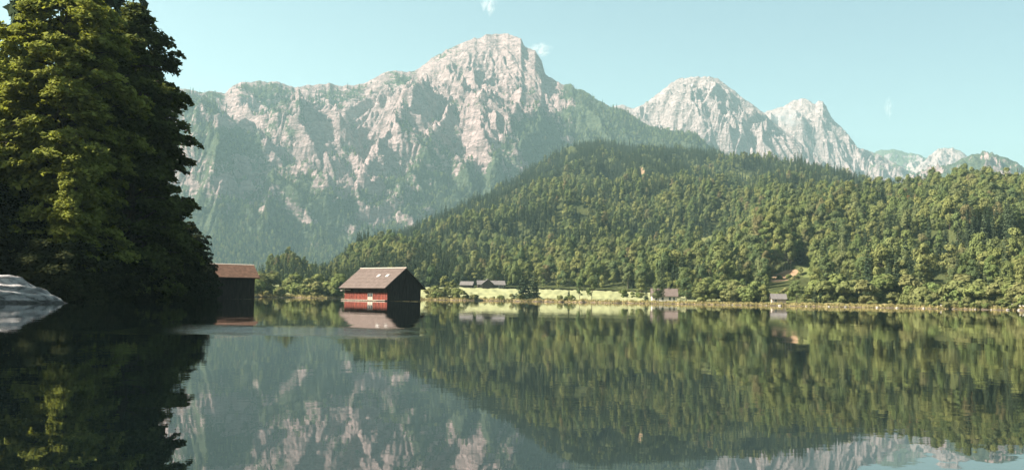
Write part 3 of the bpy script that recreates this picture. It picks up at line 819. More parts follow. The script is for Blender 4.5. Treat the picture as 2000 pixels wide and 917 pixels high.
# trees on the great mountain's green ledges and foot
a, t_, D, z = scatter(L_main, 170000, 0.98, 0.0)
vg = sample(L_main, L_main.veg, a, t_); sl = sample(L_main, L_main.slope, a, t_)
x, y = D*np.sin(a), D*np.cos(a); PX, PY = project(x, y, z)
pr = smooth(0.45, 0.9, vg + 0.25*rng.normal(size=len(a))) * np.interp(z, [0, 300, 600, 850], [1.0, 0.9, 0.45, 0.0]) * smooth(1.9, 1.2, sl)
k = (rng.uniform(size=len(a)) < pr) & (PX > 330) & (PX < 1500)
add_pts(a[k], D[k], z[k] - 0.5, rng.uniform(0.5, 0.95, k.sum()), (rng.uniform(size=k.sum()) < 0.6).astype(float))

# plain behind the boathouses, at the foot of the mountain (left)
n_ = 5200
pxr = rng.uniform(470, 700, n_); D = np.sqrt(rng.uniform(560**2, 1500**2, n_)); a = az_of(pxr)
z = np.maximum(ground_z(a, D), 0); add_pts(a, D, z - 0.3, rng.uniform(0.28, 0.58, n_) * np.where(D < 750, 0.85, 1), (rng.uniform(size=n_) < 0.75).astype(float))

P_ = np.concatenate(pts); Dist = np.hypot(P_[:, 0], P_[:, 1])
PX, PY = project(P_[:, 0], P_[:, 1], P_[:, 2])
rank = P_[:, 3] / Dist
inview = (PX > -20) & (PX < 2020)
big = np.zeros(len(P_), bool)
for kd in (0, 1):
    cand = np.where((P_[:, 4] == kd) & inview)[0]
    big[cand[np.argsort(-rank[cand])[:285]]] = True
first = {}
for i in np.where(big)[0]:
    kd = int(P_[i, 4]); rg = random.Random(int(i))
    zone = ('at the foot of the long wooded hill behind the meadow' if PX[i] < 1250 else 'in the wood around the white house' if PX[i] < 1420 else
            'in the wood around the small grey-roofed hut' if PX[i] < 1610 else 'in the wood between the hut and the far right bank' if PX[i] < 1800 else
            'in the wood above the pale bank at far right')
    if kd == 0:
        pr_ = BROAD[rg.randrange(5)]
        tree('broadleaf_tree', pr_, P_[i, :3], P_[i, 3] * rg.uniform(0.78, 1.02), rg.uniform(0, 6.28), sz=P_[i, 3] * rg.uniform(0.9, 1.25),
             label='round-crowned broadleaf tree ' + zone, group='broadleaf trees ' + zone)
    else:
        pr_ = CONIF[rg.randrange(4)]
        tree('conifer_tree', pr_, P_[i, :3], P_[i, 3], rg.uniform(0, 6.28), label='dark pointed conifer ' + zone, group='conifers ' + zone)
# the rest of the woods, one mass for each kind, instanced from the crowns above
def forest_stuff(name, sel, protos, label):
    Q = P_[sel]; n = len(Q); me = bpy.data.meshes.new(name)
    me.vertices.add(n); me.vertices.foreach_set('co', np.ascontiguousarray(Q[:, :3], np.float32).ravel())
    r2 = np.random.default_rng(n)
    s3 = np.stack([Q[:, 3]*r2.uniform(0.78, 1.02, n), Q[:, 3]*r2.uniform(0.78, 1.02, n), Q[:, 3]*r2.uniform(0.9, 1.3, n)], 1)
    ro = np.stack([r2.normal(size=n)*0.03, r2.normal(size=n)*0.03, r2.uniform(0, 6.28, n)], 1)
    for an, av in (('scl', s3), ('rot', ro)):
        q = me.attributes.new(an, 'FLOAT_VECTOR', 'POINT'); q.data.foreach_set('vector', np.ascontiguousarray(av, np.float32).ravel())
    q = me.attributes.new('pick', 'INT', 'POINT'); q.data.foreach_set('value', r2.integers(0, len(protos), n).astype(np.int32))
    ob = link(name, me); tag(ob, label, 'forest', kind='stuff')
    ng = bpy.data.node_groups.new(name, 'GeometryNodeTree')
    ng.interface.new_socket('Geometry', in_out='INPUT', socket_type='NodeSocketGeometry')
    ng.interface.new_socket('Geometry', in_out='OUTPUT', socket_type='NodeSocketGeometry')
    gi = ng.nodes.new('NodeGroupInput'); go = ng.nodes.new('NodeGroupOutput')
    jn = ng.nodes.new('GeometryNodeJoinGeometry')
    for po in protos:
        oi = ng.nodes.new('GeometryNodeObjectInfo'); oi.inputs['Object'].default_value = po; oi.inputs['As Instance'].default_value = True
        ng.links.new(oi.outputs['Geometry'], jn.inputs[0])
    ip = ng.nodes.new('GeometryNodeInstanceOnPoints')
    ip.inputs['Pick Instance'].default_value = True
    ng.links.new(gi.outputs[0], ip.inputs['Points']); ng.links.new(jn.outputs[0], ip.inputs['Instance'])
    def na(nm, ty):
        q = ng.nodes.new('GeometryNodeInputNamedAttribute'); q.data_type = ty; q.inputs['Name'].default_value = nm; return q.outputs['Attribute']
    ng.links.new(na('scl', 'FLOAT_VECTOR'), ip.inputs['Scale']); ng.links.new(na('rot', 'FLOAT_VECTOR'), ip.inputs['Rotation'])
    ng.links.new(na('pick', 'INT'), ip.inputs['Instance Index'])
    ng.links.new(ip.outputs[0], go.inputs[0])
    md = ob.modifiers.new('trees', 'NODES'); md.node_group = ng
    return ob
def crown_objs(protos):
    out = []
    for pr_ in protos:
        out.append(next(o for o in bpy.data.objects if o.data is not None and o.data == pr_[0]))
    return out
forest_stuff('broadleaf_forest', (~big) & (P_[:, 4] == 0), crown_objs(BROAD), 'broadleaf woods covering the hills and the mountain foot')
forest_stuff('conifer_forest', (~big) & (P_[:, 4] == 1), crown_objs(CONIF), 'dark conifer woods on the upper hills and mountain ledges')
print('TREES', len(P_), big.sum())

# ------------------------------------------------------------------ named trees on the far shore
def gpt(px, k):
    """point on the ground k metres behind the shoreline, at photo column px"""
    a = float(az_of(px, 584)); d = float(shore(a)) + k
    return Vector((d*math.sin(a), d*math.cos(a), float(ground_z(np.array(a), np.array(d))) - 0.15))
def shore_tree(px, k, hpx, kind, idx, label, w=1.0):
    p = gpt(px, k); d = math.hypot(p.x, p.y); hm = hpx / F * d
    pr_ = {'b': BROAD, 'c': CONIF}[kind][idx]; s_ = hm / pr_[2]
    e = tree('broadleaf_tree' if kind == 'b' else 'conifer_tree', pr_, p, s_*w, px*1.7, label, sz=s_)
    return e
shore_tree(868, 14, 42, 'b', 0, 'leafy dark tree on the shore just right of the red boathouse', 0.9)
shore_tree(884, 22, 34, 'b', 3, 'smaller tree behind the shore bushes right of the red boathouse')
shore_tree(1022, 16, 58, 'c', 3, 'left one of two dark bushy conifers on the meadow by the lake', 1.9)
shore_tree(1043, 18, 54, 'c', 0, 'right one of two dark bushy conifers on the meadow by the lake', 1.8)
shore_tree(1111, 7, 28, 'c', 2, 'small dark slim conifer on the bare shore beside the pale trees', 0.8)
shore_tree(1132, 16, 42, 'b', 3, 'pale green slender tree on the shore, left of its pair', 0.75)
shore_tree(1156, 14, 48, 'b', 2, 'pale green rounder tree on the shore, right of its pair', 0.85)
shore_tree(1252, 30, 40, 'b', 1, 'tree at the edge of the wood left of the white house')
shore_tree(1262, 9, 38, 'c', 1, 'dark conifer just left of the white house by the water', 1.1)
shore_tree(1286, 7, 42, 'b', 4, 'broad tree standing in front of the white house')
shore_tree(1341, 9, 48, 'b', 0, 'tall dark tree just right of the white house')
shore_tree(1362, 12, 40, 'b', 4, 'round tree second to the right of the white house')
shore_tree(1390, 10, 34, 'b', 2, 'low tree third to the right of the white house')
shore_tree(1492, 14, 34, 'b', 2, 'leafy tree just left of the small grey-roofed hut')
shore_tree(1556, 9, 44, 'b', 1, 'big dark round tree just right of the small grey-roofed hut', 1.25)
shore_tree(1592, 8, 30, 'c', 2, 'small dark conifer right of the big round tree by the hut', 1.3)
e_ = gpt(1775, 60)
for (px, py, D_, s_, lab) in ((1774, 402, 800, 0.75, 'orange autumn tree high on the right-hand wooded hill'),
                              (1630, 372, 900, 0.6, 'rusty autumn tree near the crest of the right-hand hill'),
                              (1693, 455, 640, 0.55, 'small rusty tree halfway up the right-hand wooded hill')):
    a_, _ = azte(px, py)
    j = int(np.argmin(np.abs(np.interp(float(a_), L_B.az, np.arange(len(L_B.az))) - np.arange(len(L_B.az)))))
    q = int(np.argmin(np.abs(L_B.PY[j, :L_B.nt] - py - 14)))
    tree('broadleaf_tree', AUTUMN, (L_B.X[j, q], L_B.Y[j, q], L_B.z[j, q]), s_, 1.0, lab)

# bare trunks above the earth slide
BARE = trunk_mesh(97, 13, 0.16, 'palebark', 5, 1.0)
for i, (px, py) in enumerate(((1527, 529), (1533, 527), (1540, 526), (1544, 528))):
    j = int(np.argmin(np.abs(L_B.az - float(az_of(px, py))))); q = int(np.argmin(np.abs(L_B.PY[j, :L_B.nt] - py)))
    o = link('bare_trunk', BARE); o.location = (L_B.X[j, q], L_B.Y[j, q], L_B.z[j, q]); o.rotation_euler = (0, 0, i * 1.9); s_ = 0.55 + 0.1 * ((i * 2) % 3); o.scale = (s_, s_, s_)
    tag(o, 'bare pale tree trunk standing above the brown earth slide', 'tree trunk', 'bare trunks above the earth slide')
# bushes along the shore
rb = random.Random(11)
def bush(px, k, s_, label, group, w=1.2):
    p = gpt(px, k); o = link('bush', BUSH[rb.randrange(3)]); o.location = p; o.rotation_euler = (0, 0, rb.uniform(0, 6.28))
    o.scale = (s_*w, s_*w, s_); tag(o, label, 'bush', group)
for i in range(46):
    bush(rb.uniform(498, 662), rb.uniform(3, 70), rb.uniform(0.7, 2.1), 'green bush on the far bank between the two boathouses', 'bushes between the boathouses')
for i in range(16):
    bush(rb.uniform(832, 905), rb.uniform(3, 14), rb.uniform(0.7, 1.3), 'low bush on the shore right of the red boathouse', 'bushes right of the red boathouse')
for i in range(20):
    bush(rb.uniform(905, 1120), rb.uniform(2, 7), rb.uniform(0.3, 0.65), 'low pale bush along the edge of the meadow', 'bushes along the meadow shore')
for i in range(7):
    bush(rb.uniform(1205, 1262), rb.uniform(40, 60), rb.uniform(0.5, 1.0), 'bush at the meadow end left of the white house', 'bushes left of the white house')
for i in range(100):
    bpx = rb.uniform(1370, 2030)
    bush(bpx, rb.uniform(10, 32), rb.uniform(0.8, 2.2) * (0.45 if 1485 < bpx < 1580 else 1.0), 'bush at the foot of the right-hand wood', 'bushes below the right-hand wood')
for i in range(40):
    bush(rb.uniform(1760, 2030), rb.uniform(1.5, 6), rb.uniform(0.4, 0.8), 'small bush hanging over the water at the far right shore', 'waterside bushes at far right')
for i, (px, py) in enumerate(((1503, 548), (1512, 552), (1522, 556), (1541, 553), (1556, 545), (1563, 538), (1508, 536), (1549, 556), (1530, 557))):
    j = int(np.argmin(np.abs(L_B.az - float(az_of(px, py))))); q = int(np.argmin(np.abs(L_B.PY[j, :L_B.nt] - py)))
    o = link('bush', BUSH[i % 3]); o.location = (L_B.X[j, q], L_B.Y[j, q], L_B.z[j, q] - 0.1); o.rotation_euler = (0, 0, i * 1.7); s_ = 0.65 + 0.2 * ((i * 5) % 4); o.scale = (s_, s_, s_)
    tag(o, 'bush growing at the edge of the brown earth slide', 'bush', 'bushes around the earth slide')
# dry reeds fringe
rr_ = np.random.default_rng(5); n_ = 9000
pxr = rr_.uniform(490, 2040, n_); a = az_of(pxr); d = shore(a) + rr_.uniform(0.3, 6.0, n_)
z = ground_z(a, d); hgt = rr_.uniform(0.3, 0.95, n_); wdt = rr_.uniform(0.15, 0.4, n_); th = rr_.uniform(0, 3.14, n_)
B0 = np.stack([d*np.sin(a), d*np.cos(a), z - 0.05], 1); U = np.stack([np.cos(th), np.sin(th), 0*th], 1)*wdt[:, None]
tip = B0 + np.stack([rr_.normal(size=n_)*0.12, rr_.normal(size=n_)*0.12, hgt], 1)
V = np.stack([B0-U, B0+U, tip], 1).reshape(-1, 3)
tag(link('shore_reeds', mesh_np('shore_reeds', V, np.arange(len(V)).reshape(-1, 3), False, M['reed'])), 'dry straw-coloured reeds and grass along the far shore', 'reeds', kind='stuff')

# ------------------------------------------------------------------ stones
def rock_mesh(name, seed, rx, ry, rz, mat, sub=24, rough=0.25):
    u = np.linspace(0, 2*np.pi, sub, endpoint=False); v = np.linspace(0.02, np.pi-0.02, sub//2+1)
    U_, V_ = np.meshgrid(u, v, indexing='ij')
    dx, dy, dz = np.cos(U_)*np.sin(V_), np.sin(U_)*np.sin(V_), np.cos(V_)
    r = 1 + rough*(perlin(dx*1.7+seed*3.1+dz, dy*1.7+dz*1.3, seed) + 0.5*perlin(dx*4+dz*2, dy*4+seed, seed+3))
    Vv = np.stack([dx*r*rx, dy*r*ry, dz*r*rz], -1).reshape(-1, 3); nv = len(v)
    i = np.arange(sub)[:, None]*nv + np.arange(nv-1)[None]; j = ((np.arange(sub)[:, None]+1) % sub)*nv + np.arange(nv-1)[None]
    f = np.stack([i.ravel(), i.ravel()+1, j.ravel()+1, j.ravel()], 1)
    return mesh_np(name, Vv, f, True, mat)
n = NT('pale_stone'); P = n.pos(); f_ = n.noise(P, 1.2, 6, 0.65)
M['stone'] = n.done(n.principled(n.ramp(f_, [(0.3, (0.22, 0.19, 0.17)), (0.7, (0.42, 0.38, 0.34))]), 0.9, n.bump(f_, 0.6, 0.2)))
SM = [rock_mesh('stone', 10+i, 0.9, 0.6, 0.42, M['stone'], 12) for i in range(3)]
for i, px in enumerate([1431, 1497, 1523, 1575, 1619, 1652, 1713, 1752, 1804, 1862, 1905, 1936, 1968, 1990]):
    p = gpt(px, rb.uniform(-0.4, 1.0)); o = link('shore_stone', SM[i % 3]); o.location = (p.x, p.y, 0.12); o.rotation_euler = (0, 0, i*1.3)
    s_ = rb.uniform(0.35, 0.8); o.scale = (s_, s_, s_)
    tag(o, 'pale stone at the waterline of the right-hand shore', 'stone', 'pale stones at the right-hand waterline')

# ------------------------------------------------------------------ boathouses
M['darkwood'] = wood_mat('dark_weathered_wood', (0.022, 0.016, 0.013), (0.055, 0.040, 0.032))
M['redwood'] = wood_mat('red_brown_boards', (0.050, 0.016, 0.012), (0.225, 0.052, 0.032))
M['palewood'] = wood_mat('pale_planks', (0.26, 0.21, 0.165), (0.44, 0.37, 0.30))
M['whitepaint'] = wood_mat('white_paint', (0.42, 0.39, 0.36), (0.60, 0.56, 0.52))
def roof_mat(name, c1, c2, c3):
    n = NT(name); p = n.coord(); f = n.noise(n.mapping(p, (1.2, 1.2, 1.2)), 1.0, 6, 0.65); f2 = n.noise(n.mapping(p, (4, 4, 14)), 1.0, 3, 0.6)
    c = n.ramp(f, [(0.3, c1), (0.7, c2)]); c = n.mix(n.mapr(f2, 0.5, 0.75, 0, 0.7), c, c3)
    return n.done(n.principled(c, 0.9, n.bump(f2, 0.6, 0.06), 0.15))
M['roofA'] = roof_mat('brown_shingles', (0.100, 0.074, 0.062), (0.155, 0.118, 0.102), (0.075, 0.053, 0.044))
M['roofB'] = roof_mat('rusty_shingles', (0.085, 0.048, 0.034), (0.185, 0.105, 0.070), (0.055, 0.034, 0.026))
M['roofC'] = roof_mat('grey_tiles', (0.10, 0.09, 0.085), (0.17, 0.15, 0.14), (0.08, 0.07, 0.065))
M['glass'] = NT('window_glass'); M['glass'] = M['glass'].done(M['glass'].principled((0.03, 0.04, 0.045), 0.08, None, 0.6))
M['skylight'] = NT('skylight_glass'); M['skylight'] = M['skylight'].done(M['skylight'].principled((0.42, 0.39, 0.35), 0.15, None, 0.6))

def board_wall(b, x0, x1, z0f, z1f, y, outward, bw=0.28, th=0.06):
    """vertical boards with recessed joints, along x at plane y; outward = -1 or 1; z from functions of x"""
    n_ = max(1, int(round((x1-x0)/bw))); w = (x1-x0)/n_
    for i in range(n_):
        a = x0 + i*w + 0.012; c = x0 + (i+1)*w - 0.012; off = 0.012*((i*7) % 3)
        y0, y1 = (y - th - off, y) if outward < 0 else (y, y + th + off)
        zl0, zl1 = z0f(a), z0f(c); zh0, zh1 = z1f(a), z1f(c)
        b.add([(a,y0,zl0),(c,y0,zl1),(c,y1,zl1),(a,y1,zl0),(a,y0,zh0),(c,y0,zh1),(c,y1,zh1),(a,y1,zh0)],
              [(0,3,2,1),(4,5,6,7),(0,1,5,4),(1,2,6,5),(2,3,7,6),(3,0,4,7)])
def rotz_pts(b):     # swap x/y so a wall built along x runs along y
    b.v = [(-y, x, z) for (x, y, z) in b.v]; return b

# local frame: x along the ridge, front wall at y=0 facing -y, depth W to +y, right gable at x=0 (building extends to -x)
def boathouse(name, loc, yaw, L, W, eave, ridge, roofm, label, front_mat, over=1.25, ovg=0.5, zbase=0.25):
    h = empty(name, loc, yaw); tag(h, label, 'boathouse')
    sl = (ridge - eave) / (W/2 + over)            # eave height is at the roof's lower edge
    wall_top = eave + sl*over - 0.12
    hz = lambda y: min(wall_top + sl*y, wall_top + sl*(W-y))
    zm = zbase + 1.45
    b = MB(); b.box(-L, 0, 0.0, 0.10, zbase, wall_top)          # structural sheet behind the boards
    board_wall(b, -L, 0, lambda x: zm + 0.02, lambda x: wall_top, 0.0, -1); b.build('front_wall', M['darkwood'], h)  # upper front in dark wood, its tone also painting in the eave's shadow
    b = MB(); board_wall(b, -L, 0, lambda x: zbase, lambda x: zm - 0.02, 0.0, -1, th=0.08); b.build('lower_boards', front_mat, h)
    b = MB(); b.box(-L, 0, W-0.10, W, zbase, wall_top); board_wall(b, -L, 0, lambda x: zbase, lambda x: wall_top, W, 1); b.build('back_wall', M['darkwood'], h)
    for xx, sg, nm in ((0, 1, 'gable_wall'), (-L, -1, 'gable_wall')):
        b = MB()
        pa = [(xx, 0.1, zbase), (xx, W-0.1, zbase), (xx, W-0.1, hz(W-0.1)), (xx, W/2, hz(W/2)), (xx, 0.1, hz(0.1))]
        if sg < 0: pa = pa[::-1]
        b.slab(pa, 0.1)
        nb = int(W/0.3); w = W/nb
        for i in range(nb):
            a = i*w+0.012; c = (i+1)*w-0.012; t0 = 0.05+0.012*((i*5) % 3)
            x0, x1 = (xx, xx+t0) if sg > 0 else (xx-t0, xx)
            za, zc = hz(a)-0.02, hz(c)-0.02; zb_ = zbase+0.05*((i*3) % 2)
            b.add([(x0,a,zb_),(x1,a,zb_),(x1,c,zb_),(x0,c,zb_),(x0,a,za),(x1,a,za),(x1,c,zc),(x0,c,zc)],
                  [(0,3,2,1),(4,5,6,7),(0,1,5,4),(1,2,6,5),(2,3,7,6),(3,0,4,7)])
        b.build(nm, M['darkwood'], h)
    # roof: one thick sheet for each slope
    rz_ = ridge; th = 0.14
    rf = MB(); rf.slab([(-L-ovg, -over, eave), (ovg, -over, eave), (ovg, W/2, rz_), (-L-ovg, W/2, rz_)], th); front = rf.build('roof', roofm, h)
    rb_ = MB(); rb_.slab([(ovg, W+over, eave), (-L-ovg, W+over, eave), (-L-ovg, W/2+0.003, rz_), (ovg, W/2+0.003, rz_)], th); rb_.build('roof', roofm, h)
    # shingle courses as thin laps on the front slope
    cs = MB(); nrow = 14; rise = rz_-eave; run = W/2+over
    for r_ in range(nrow):
        f0, f1 = r_/nrow, (r_+1)/nrow
        y0, z0 = -over+run*f0, eave+rise*f0; y1, z1 = -over+run*f1, eave+rise*f1
        cs.slab([(-L-ovg-0.01, y0, z0+0.085), (ovg+0.01, y0, z0+0.085), (ovg+0.01, y1, z1+0.035), (-L-ovg-0.01, y1, z1+0.035)], 0.03)
    cs.build('shingle_course', roofm, front)
    rc = MB(); rc.add([(-L-ovg-0.03, W/2-0.22, rz_-0.02), (ovg+0.03, W/2-0.22, rz_-0.02), (ovg+0.03, W/2, rz_+0.15), (-L-ovg-0.03, W/2, rz_+0.15), (-L-ovg-0.03, W/2+0.22, rz_-0.02), (ovg+0.03, W/2+0.22, rz_-0.02)],
                      [(0,1,2,3), (3,2,5,4), (0,3,4), (1,5,2), (0,4,5,1)]); rc.build('ridge_cap', M['palewood'], front)
    # piles in the water
    for i in range(6):
        x = -0.2 - (L-0.4)*i/5
        for y in (0.25, W-0.25):
            MB().tube([(x, y, -3.2), (x, y, zbase+0.05)], 0.14, 7).build('pile', M['darkwood'], h)
    MB().box(-L-0.05, 0.05, -0.12, 0.18, zbase-0.22, zbase-0.003).build('sill_beam', M['darkwood'], h)
    MB().box(-L-0.05, 0.05, W-0.18, W+0.12, zbase-0.22, zbase-0.003).build('sill_beam', M['darkwood'], h)
    MB().box(-0.18, 0.12, 0.181, W-0.181, zbase-0.222, zbase-0.004).build('sill_beam', M['darkwood'], h)
    h['slope'] = sl
    return h, front, wall_top, sl

PSI = R(43)
c0 = at(757, 584, 200)
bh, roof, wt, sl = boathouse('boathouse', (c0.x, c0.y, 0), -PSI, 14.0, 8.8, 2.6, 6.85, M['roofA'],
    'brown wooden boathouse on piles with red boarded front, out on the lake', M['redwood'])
# pale door, light plank walkway, skylights, pole
dr_ = MB(); dr_.box(-6.15, -4.55, -0.20, -0.115, 0.27, 1.66); door = dr_.build('door', M['palewood'], bh)
for q in range(3):
    MB().box(-6.08+q*0.52, -5.68+q*0.52, -0.215, -0.201, 0.85, 1.55).build('pane', M['glass'], door)
MB().box(-14.3, 0.1, -0.75, -0.13, 0.12, 0.24).build('walkway', M['palewood'], bh)
run = 4.4+1.25
for xs in (-5.9, -3.1):
    f0, f1 = 0.52, 0.64; y0, y1 = -1.25+run*f0, -1.25+run*f1; z0, z1 = 2.6+4.25*f0, 2.6+4.25*f1
    s_ = MB(); s_.slab([(xs, y0, z0+0.20), (xs+0.8, y0, z0+0.20), (xs+0.8, y1, z1+0.20), (xs, y1, z1+0.20)], 0.14); s_.build('skylight', M['skylight'], roof)
MB().tube([(-14.9, -0.5, 2.05), (-11.4, -0.5, 2.25)], 0.09, 6).build('pole', M['palewood'], bh)

c1 = at(496, 584, 190)
bh2, roof2, wt2, _ = boathouse('boathouse', (c1.x, c1.y, 0), R(31), 13.0, 7.0, 3.95, 6.45, M['roofB'],
    'dark boathouse with rusty shingle roof half hidden by the left-hand trees', M['darkwood'], over=0.7, ovg=0.8)

# ------------------------------------------------------------------ houses on the far shore
def house(name, px, k, L, W, eave, ridge, yaw, wallm, roofm, label, windows=(), over=0.5, low=None, lowm=None):
    p = gpt(px, k); h = empty(name, p, yaw); tag(h, label, 'house')
    b = MB(); b.box(-L/2, L/2, -W/2, W/2, -0.6, eave); b.build('wall', wallm, h)
    sl_ = (ridge-eave)/(W/2)
    for xx in (-L/2, L/2):
        g = MB(); q = [(xx, -W/2, eave), (xx, W/2, eave), (xx, 0, ridge)]
        if xx < 0: q = q[::-1]
        g.slab(q, 0.2); g.build('gable', lowm or wallm, h)
    e0 = eave - sl_*over + 0.10
    rf = MB(); rf.slab([(-L/2-over, -W/2-over, e0), (L/2+over, -W/2-over, e0), (L/2+over, 0, ridge+0.12), (-L/2-over, 0, ridge+0.12)], 0.18); r0 = rf.build('roof', roofm, h)
    rf = MB(); rf.slab([(L/2+over, W/2+over, e0), (-L/2-over, W/2+over, e0), (-L/2-over, 0.003, ridge+0.12), (L/2+over, 0.003, ridge+0.12)], 0.18); rf.build('roof', roofm, h)
    if name != 'hut' and name != 'barn': MB().box(L*0.15, L*0.15+0.7, -0.35, 0.35, ridge-0.5, ridge+0.7).build('chimney', M['roofA'], r0)
    for (x, z, w, hh) in windows:
        fr = MB().box(x-w/2-0.1, x+w/2+0.1, -W/2-0.06, -W/2-0.003, z-hh/2-0.1, z+hh/2+0.1).build('window', M['whitepaint'], h)
        MB().box(x-w/2, x+w/2, -W/2-0.08, -W/2-0.063, z-hh/2, z+hh/2).build('pane', M['glass'], fr)
    return h
fh = house('farmhouse', 958, 150, 15.5, 8.0, 2.5, 4.7, R(6), M['darkwood'], M['roofC'], 'dark timber farmhouse with grey roof and front gable on the meadow',
      [(-6, 1.4, 0.9, 1.0), (4.5, 1.4, 0.9, 1.0), (6.5, 1.4, 0.9, 1.0)])
# its cross gable facing the lake
g = MB(); g.box(-5.2, 0.8, -6.2, -4.003, -0.6, 3.0); g.add([(-5.2, -6.2, 3.003), (0.8, -6.2, 3.003), (-2.2, -6.2, 5.5), (-5.2, 0, 3.003), (0.8, 0, 3.003), (-2.2, 0, 5.5)], [(0,1,2), (3,5,4), (0,2,5,3), (1,4,5,2), (0,3,4,1)]); g.build('front_gable', M['darkwood'], fh)
for (q, sg) in (([(-5.8, -6.8, 2.6), (-2.2, -6.8, 5.65), (-2.2, 0.4, 5.65), (-5.8, 0.4, 2.6)], -1), ([(1.4, -6.8, 2.6), (1.4, 0.4, 2.6), (-2.2, 0.4, 5.652), (-2.2, -6.8, 5.652)], 1)):
    v = [Vector(p) for p in q]; nrm = (v[1]-v[0]).cross(v[3]-v[0])
    if nrm.z < 0: q = q[::-1]
    MB().slab(q, 0.16).build('roof', M['roofC'], fh)
house('barn', 912, 158, 7.0, 5.5, 2.0, 3.9, R(-10), M['darkwood'], M['roofC'], 'small dark barn beside the timber farmhouse on its left')
house('house', 1297, 17, 10.5, 7.0, 2.7, 5.6, R(-6), M['whitepaint'], M['roofA'], 'white house with brown roof by the water, half behind trees',
      [(-3.4, 1.4, 0.9, 1.2), (-0.8, 1.4, 0.9, 1.2), (2.2, 1.4, 0.9, 1.2), (4.0, 1.4, 0.8, 1.2)])
house('hut', 1520, 9, 5.2, 4.4, 1.9, 3.6, R(-8), M['palewood'], M['roofC'], 'small hut with grey roof and pale wall at the edge of the wood', [(-1.2, 1.0, 0.8, 0.9)])

# ------------------------------------------------------------------ left bank: boulder and big trees
def boulder_mat():
    n = NT('streaked_boulder'); P = n.coord()
    mp = n.n('ShaderNodeMapping'); mp.inputs['Rotation'].default_value = (0.3, R(-24), 0.2); mp.inputs['Scale'].default_value = (0.35, 1.1, 2.4); n.l(P, mp.inputs['Vector'])
    f = n.noise(mp.outputs['Vector'], 1.1, 10, 0.68, 1.2)
    g = n.noise(P, 2.2, 8, 0.7, 0.5)
    c = n.ramp(f, [(0.34, (0.05, 0.05, 0.053)), (0.42, (0.28, 0.26, 0.255)), (0.48, (0.50, 0.46, 0.44)), (0.64, (0.66, 0.61, 0.58))])
    c = n.mix(n.mapr(g, 0.58, 0.72, 0, 0.7), c, (0.09, 0.08, 0.065))
    vo = n.n('ShaderNodeTexVoronoi', feature='DISTANCE_TO_EDGE'); vo.inputs['Scale'].default_value = 0.55; n.l(n.mix(0.35, mp.outputs['Vector'], P), vo.inputs['Vector'])
    crack = n.mapr(vo.outputs['Distance'], 0.0, 0.07, 0, 1)
    c = n.mix(n.math('MULTIPLY', n.math('SUBTRACT', 1.0, crack), 0.5), c, (0.10, 0.09, 0.085))
    f = n.math('ADD', f, n.math('MULTIPLY', crack, 0.15))
    sep = n.n('ShaderNodeSeparateXYZ'); n.l(n.pos(), sep.inputs[0])
    wet = n.mapr(n.math('ADD', sep.outputs['Z'], n.math('MULTIPLY', g, 0.25)), 0.38, 0.26, 0, 0.8)
    c = n.mix(wet, c, (0.03, 0.028, 0.024))
    return n.done(n.principled(c, 0.8, n.bump(n.math('ADD', f, n.math('MULTIPLY', g, 0.6)), 1.0, 0.5), 0.25))
M['boulder'] = boulder_mat()
bc = at(-128, 584, 79)
bo_me = rock_mesh('boulder', 71, 9.0, 4.5, 3.0, M['boulder'], 200, 0.10)
co = np.empty(len(bo_me.vertices) * 3, np.float32); bo_me.vertices.foreach_get('co', co); co = co.reshape(-1, 3)
rx_ = (co[:, 0] * 0.9 + co[:, 2] * 0.45); rz2 = (-co[:, 0] * 0.4 + co[:, 2] * 0.9)
dsp = 0.26 * (ridged(rx_ / 6.0, rz2 / 1.3 + co[:, 1] / 3.0, 4, 5) - 1.0) + 0.10 * fbm(rx_ / 0.7, rz2 / 0.5 + co[:, 1], 3, 6)
nr = co / np.array([9.0, 4.5, 3.0]) ** 2; nr /= np.linalg.norm(nr, axis=1, keepdims=True)
bo_me.vertices.foreach_set('co', (co + nr * dsp[:, None]).astype(np.float32).ravel()); bo_me.update()
bo = link('boulder', bo_me); bo.location = (bc.x, bc.y, -0.2); bo.rotation_euler = (0, R(9), R(14))
tag(bo, 'pale streaked boulder sloping into the water under the left-hand trees', 'boulder')

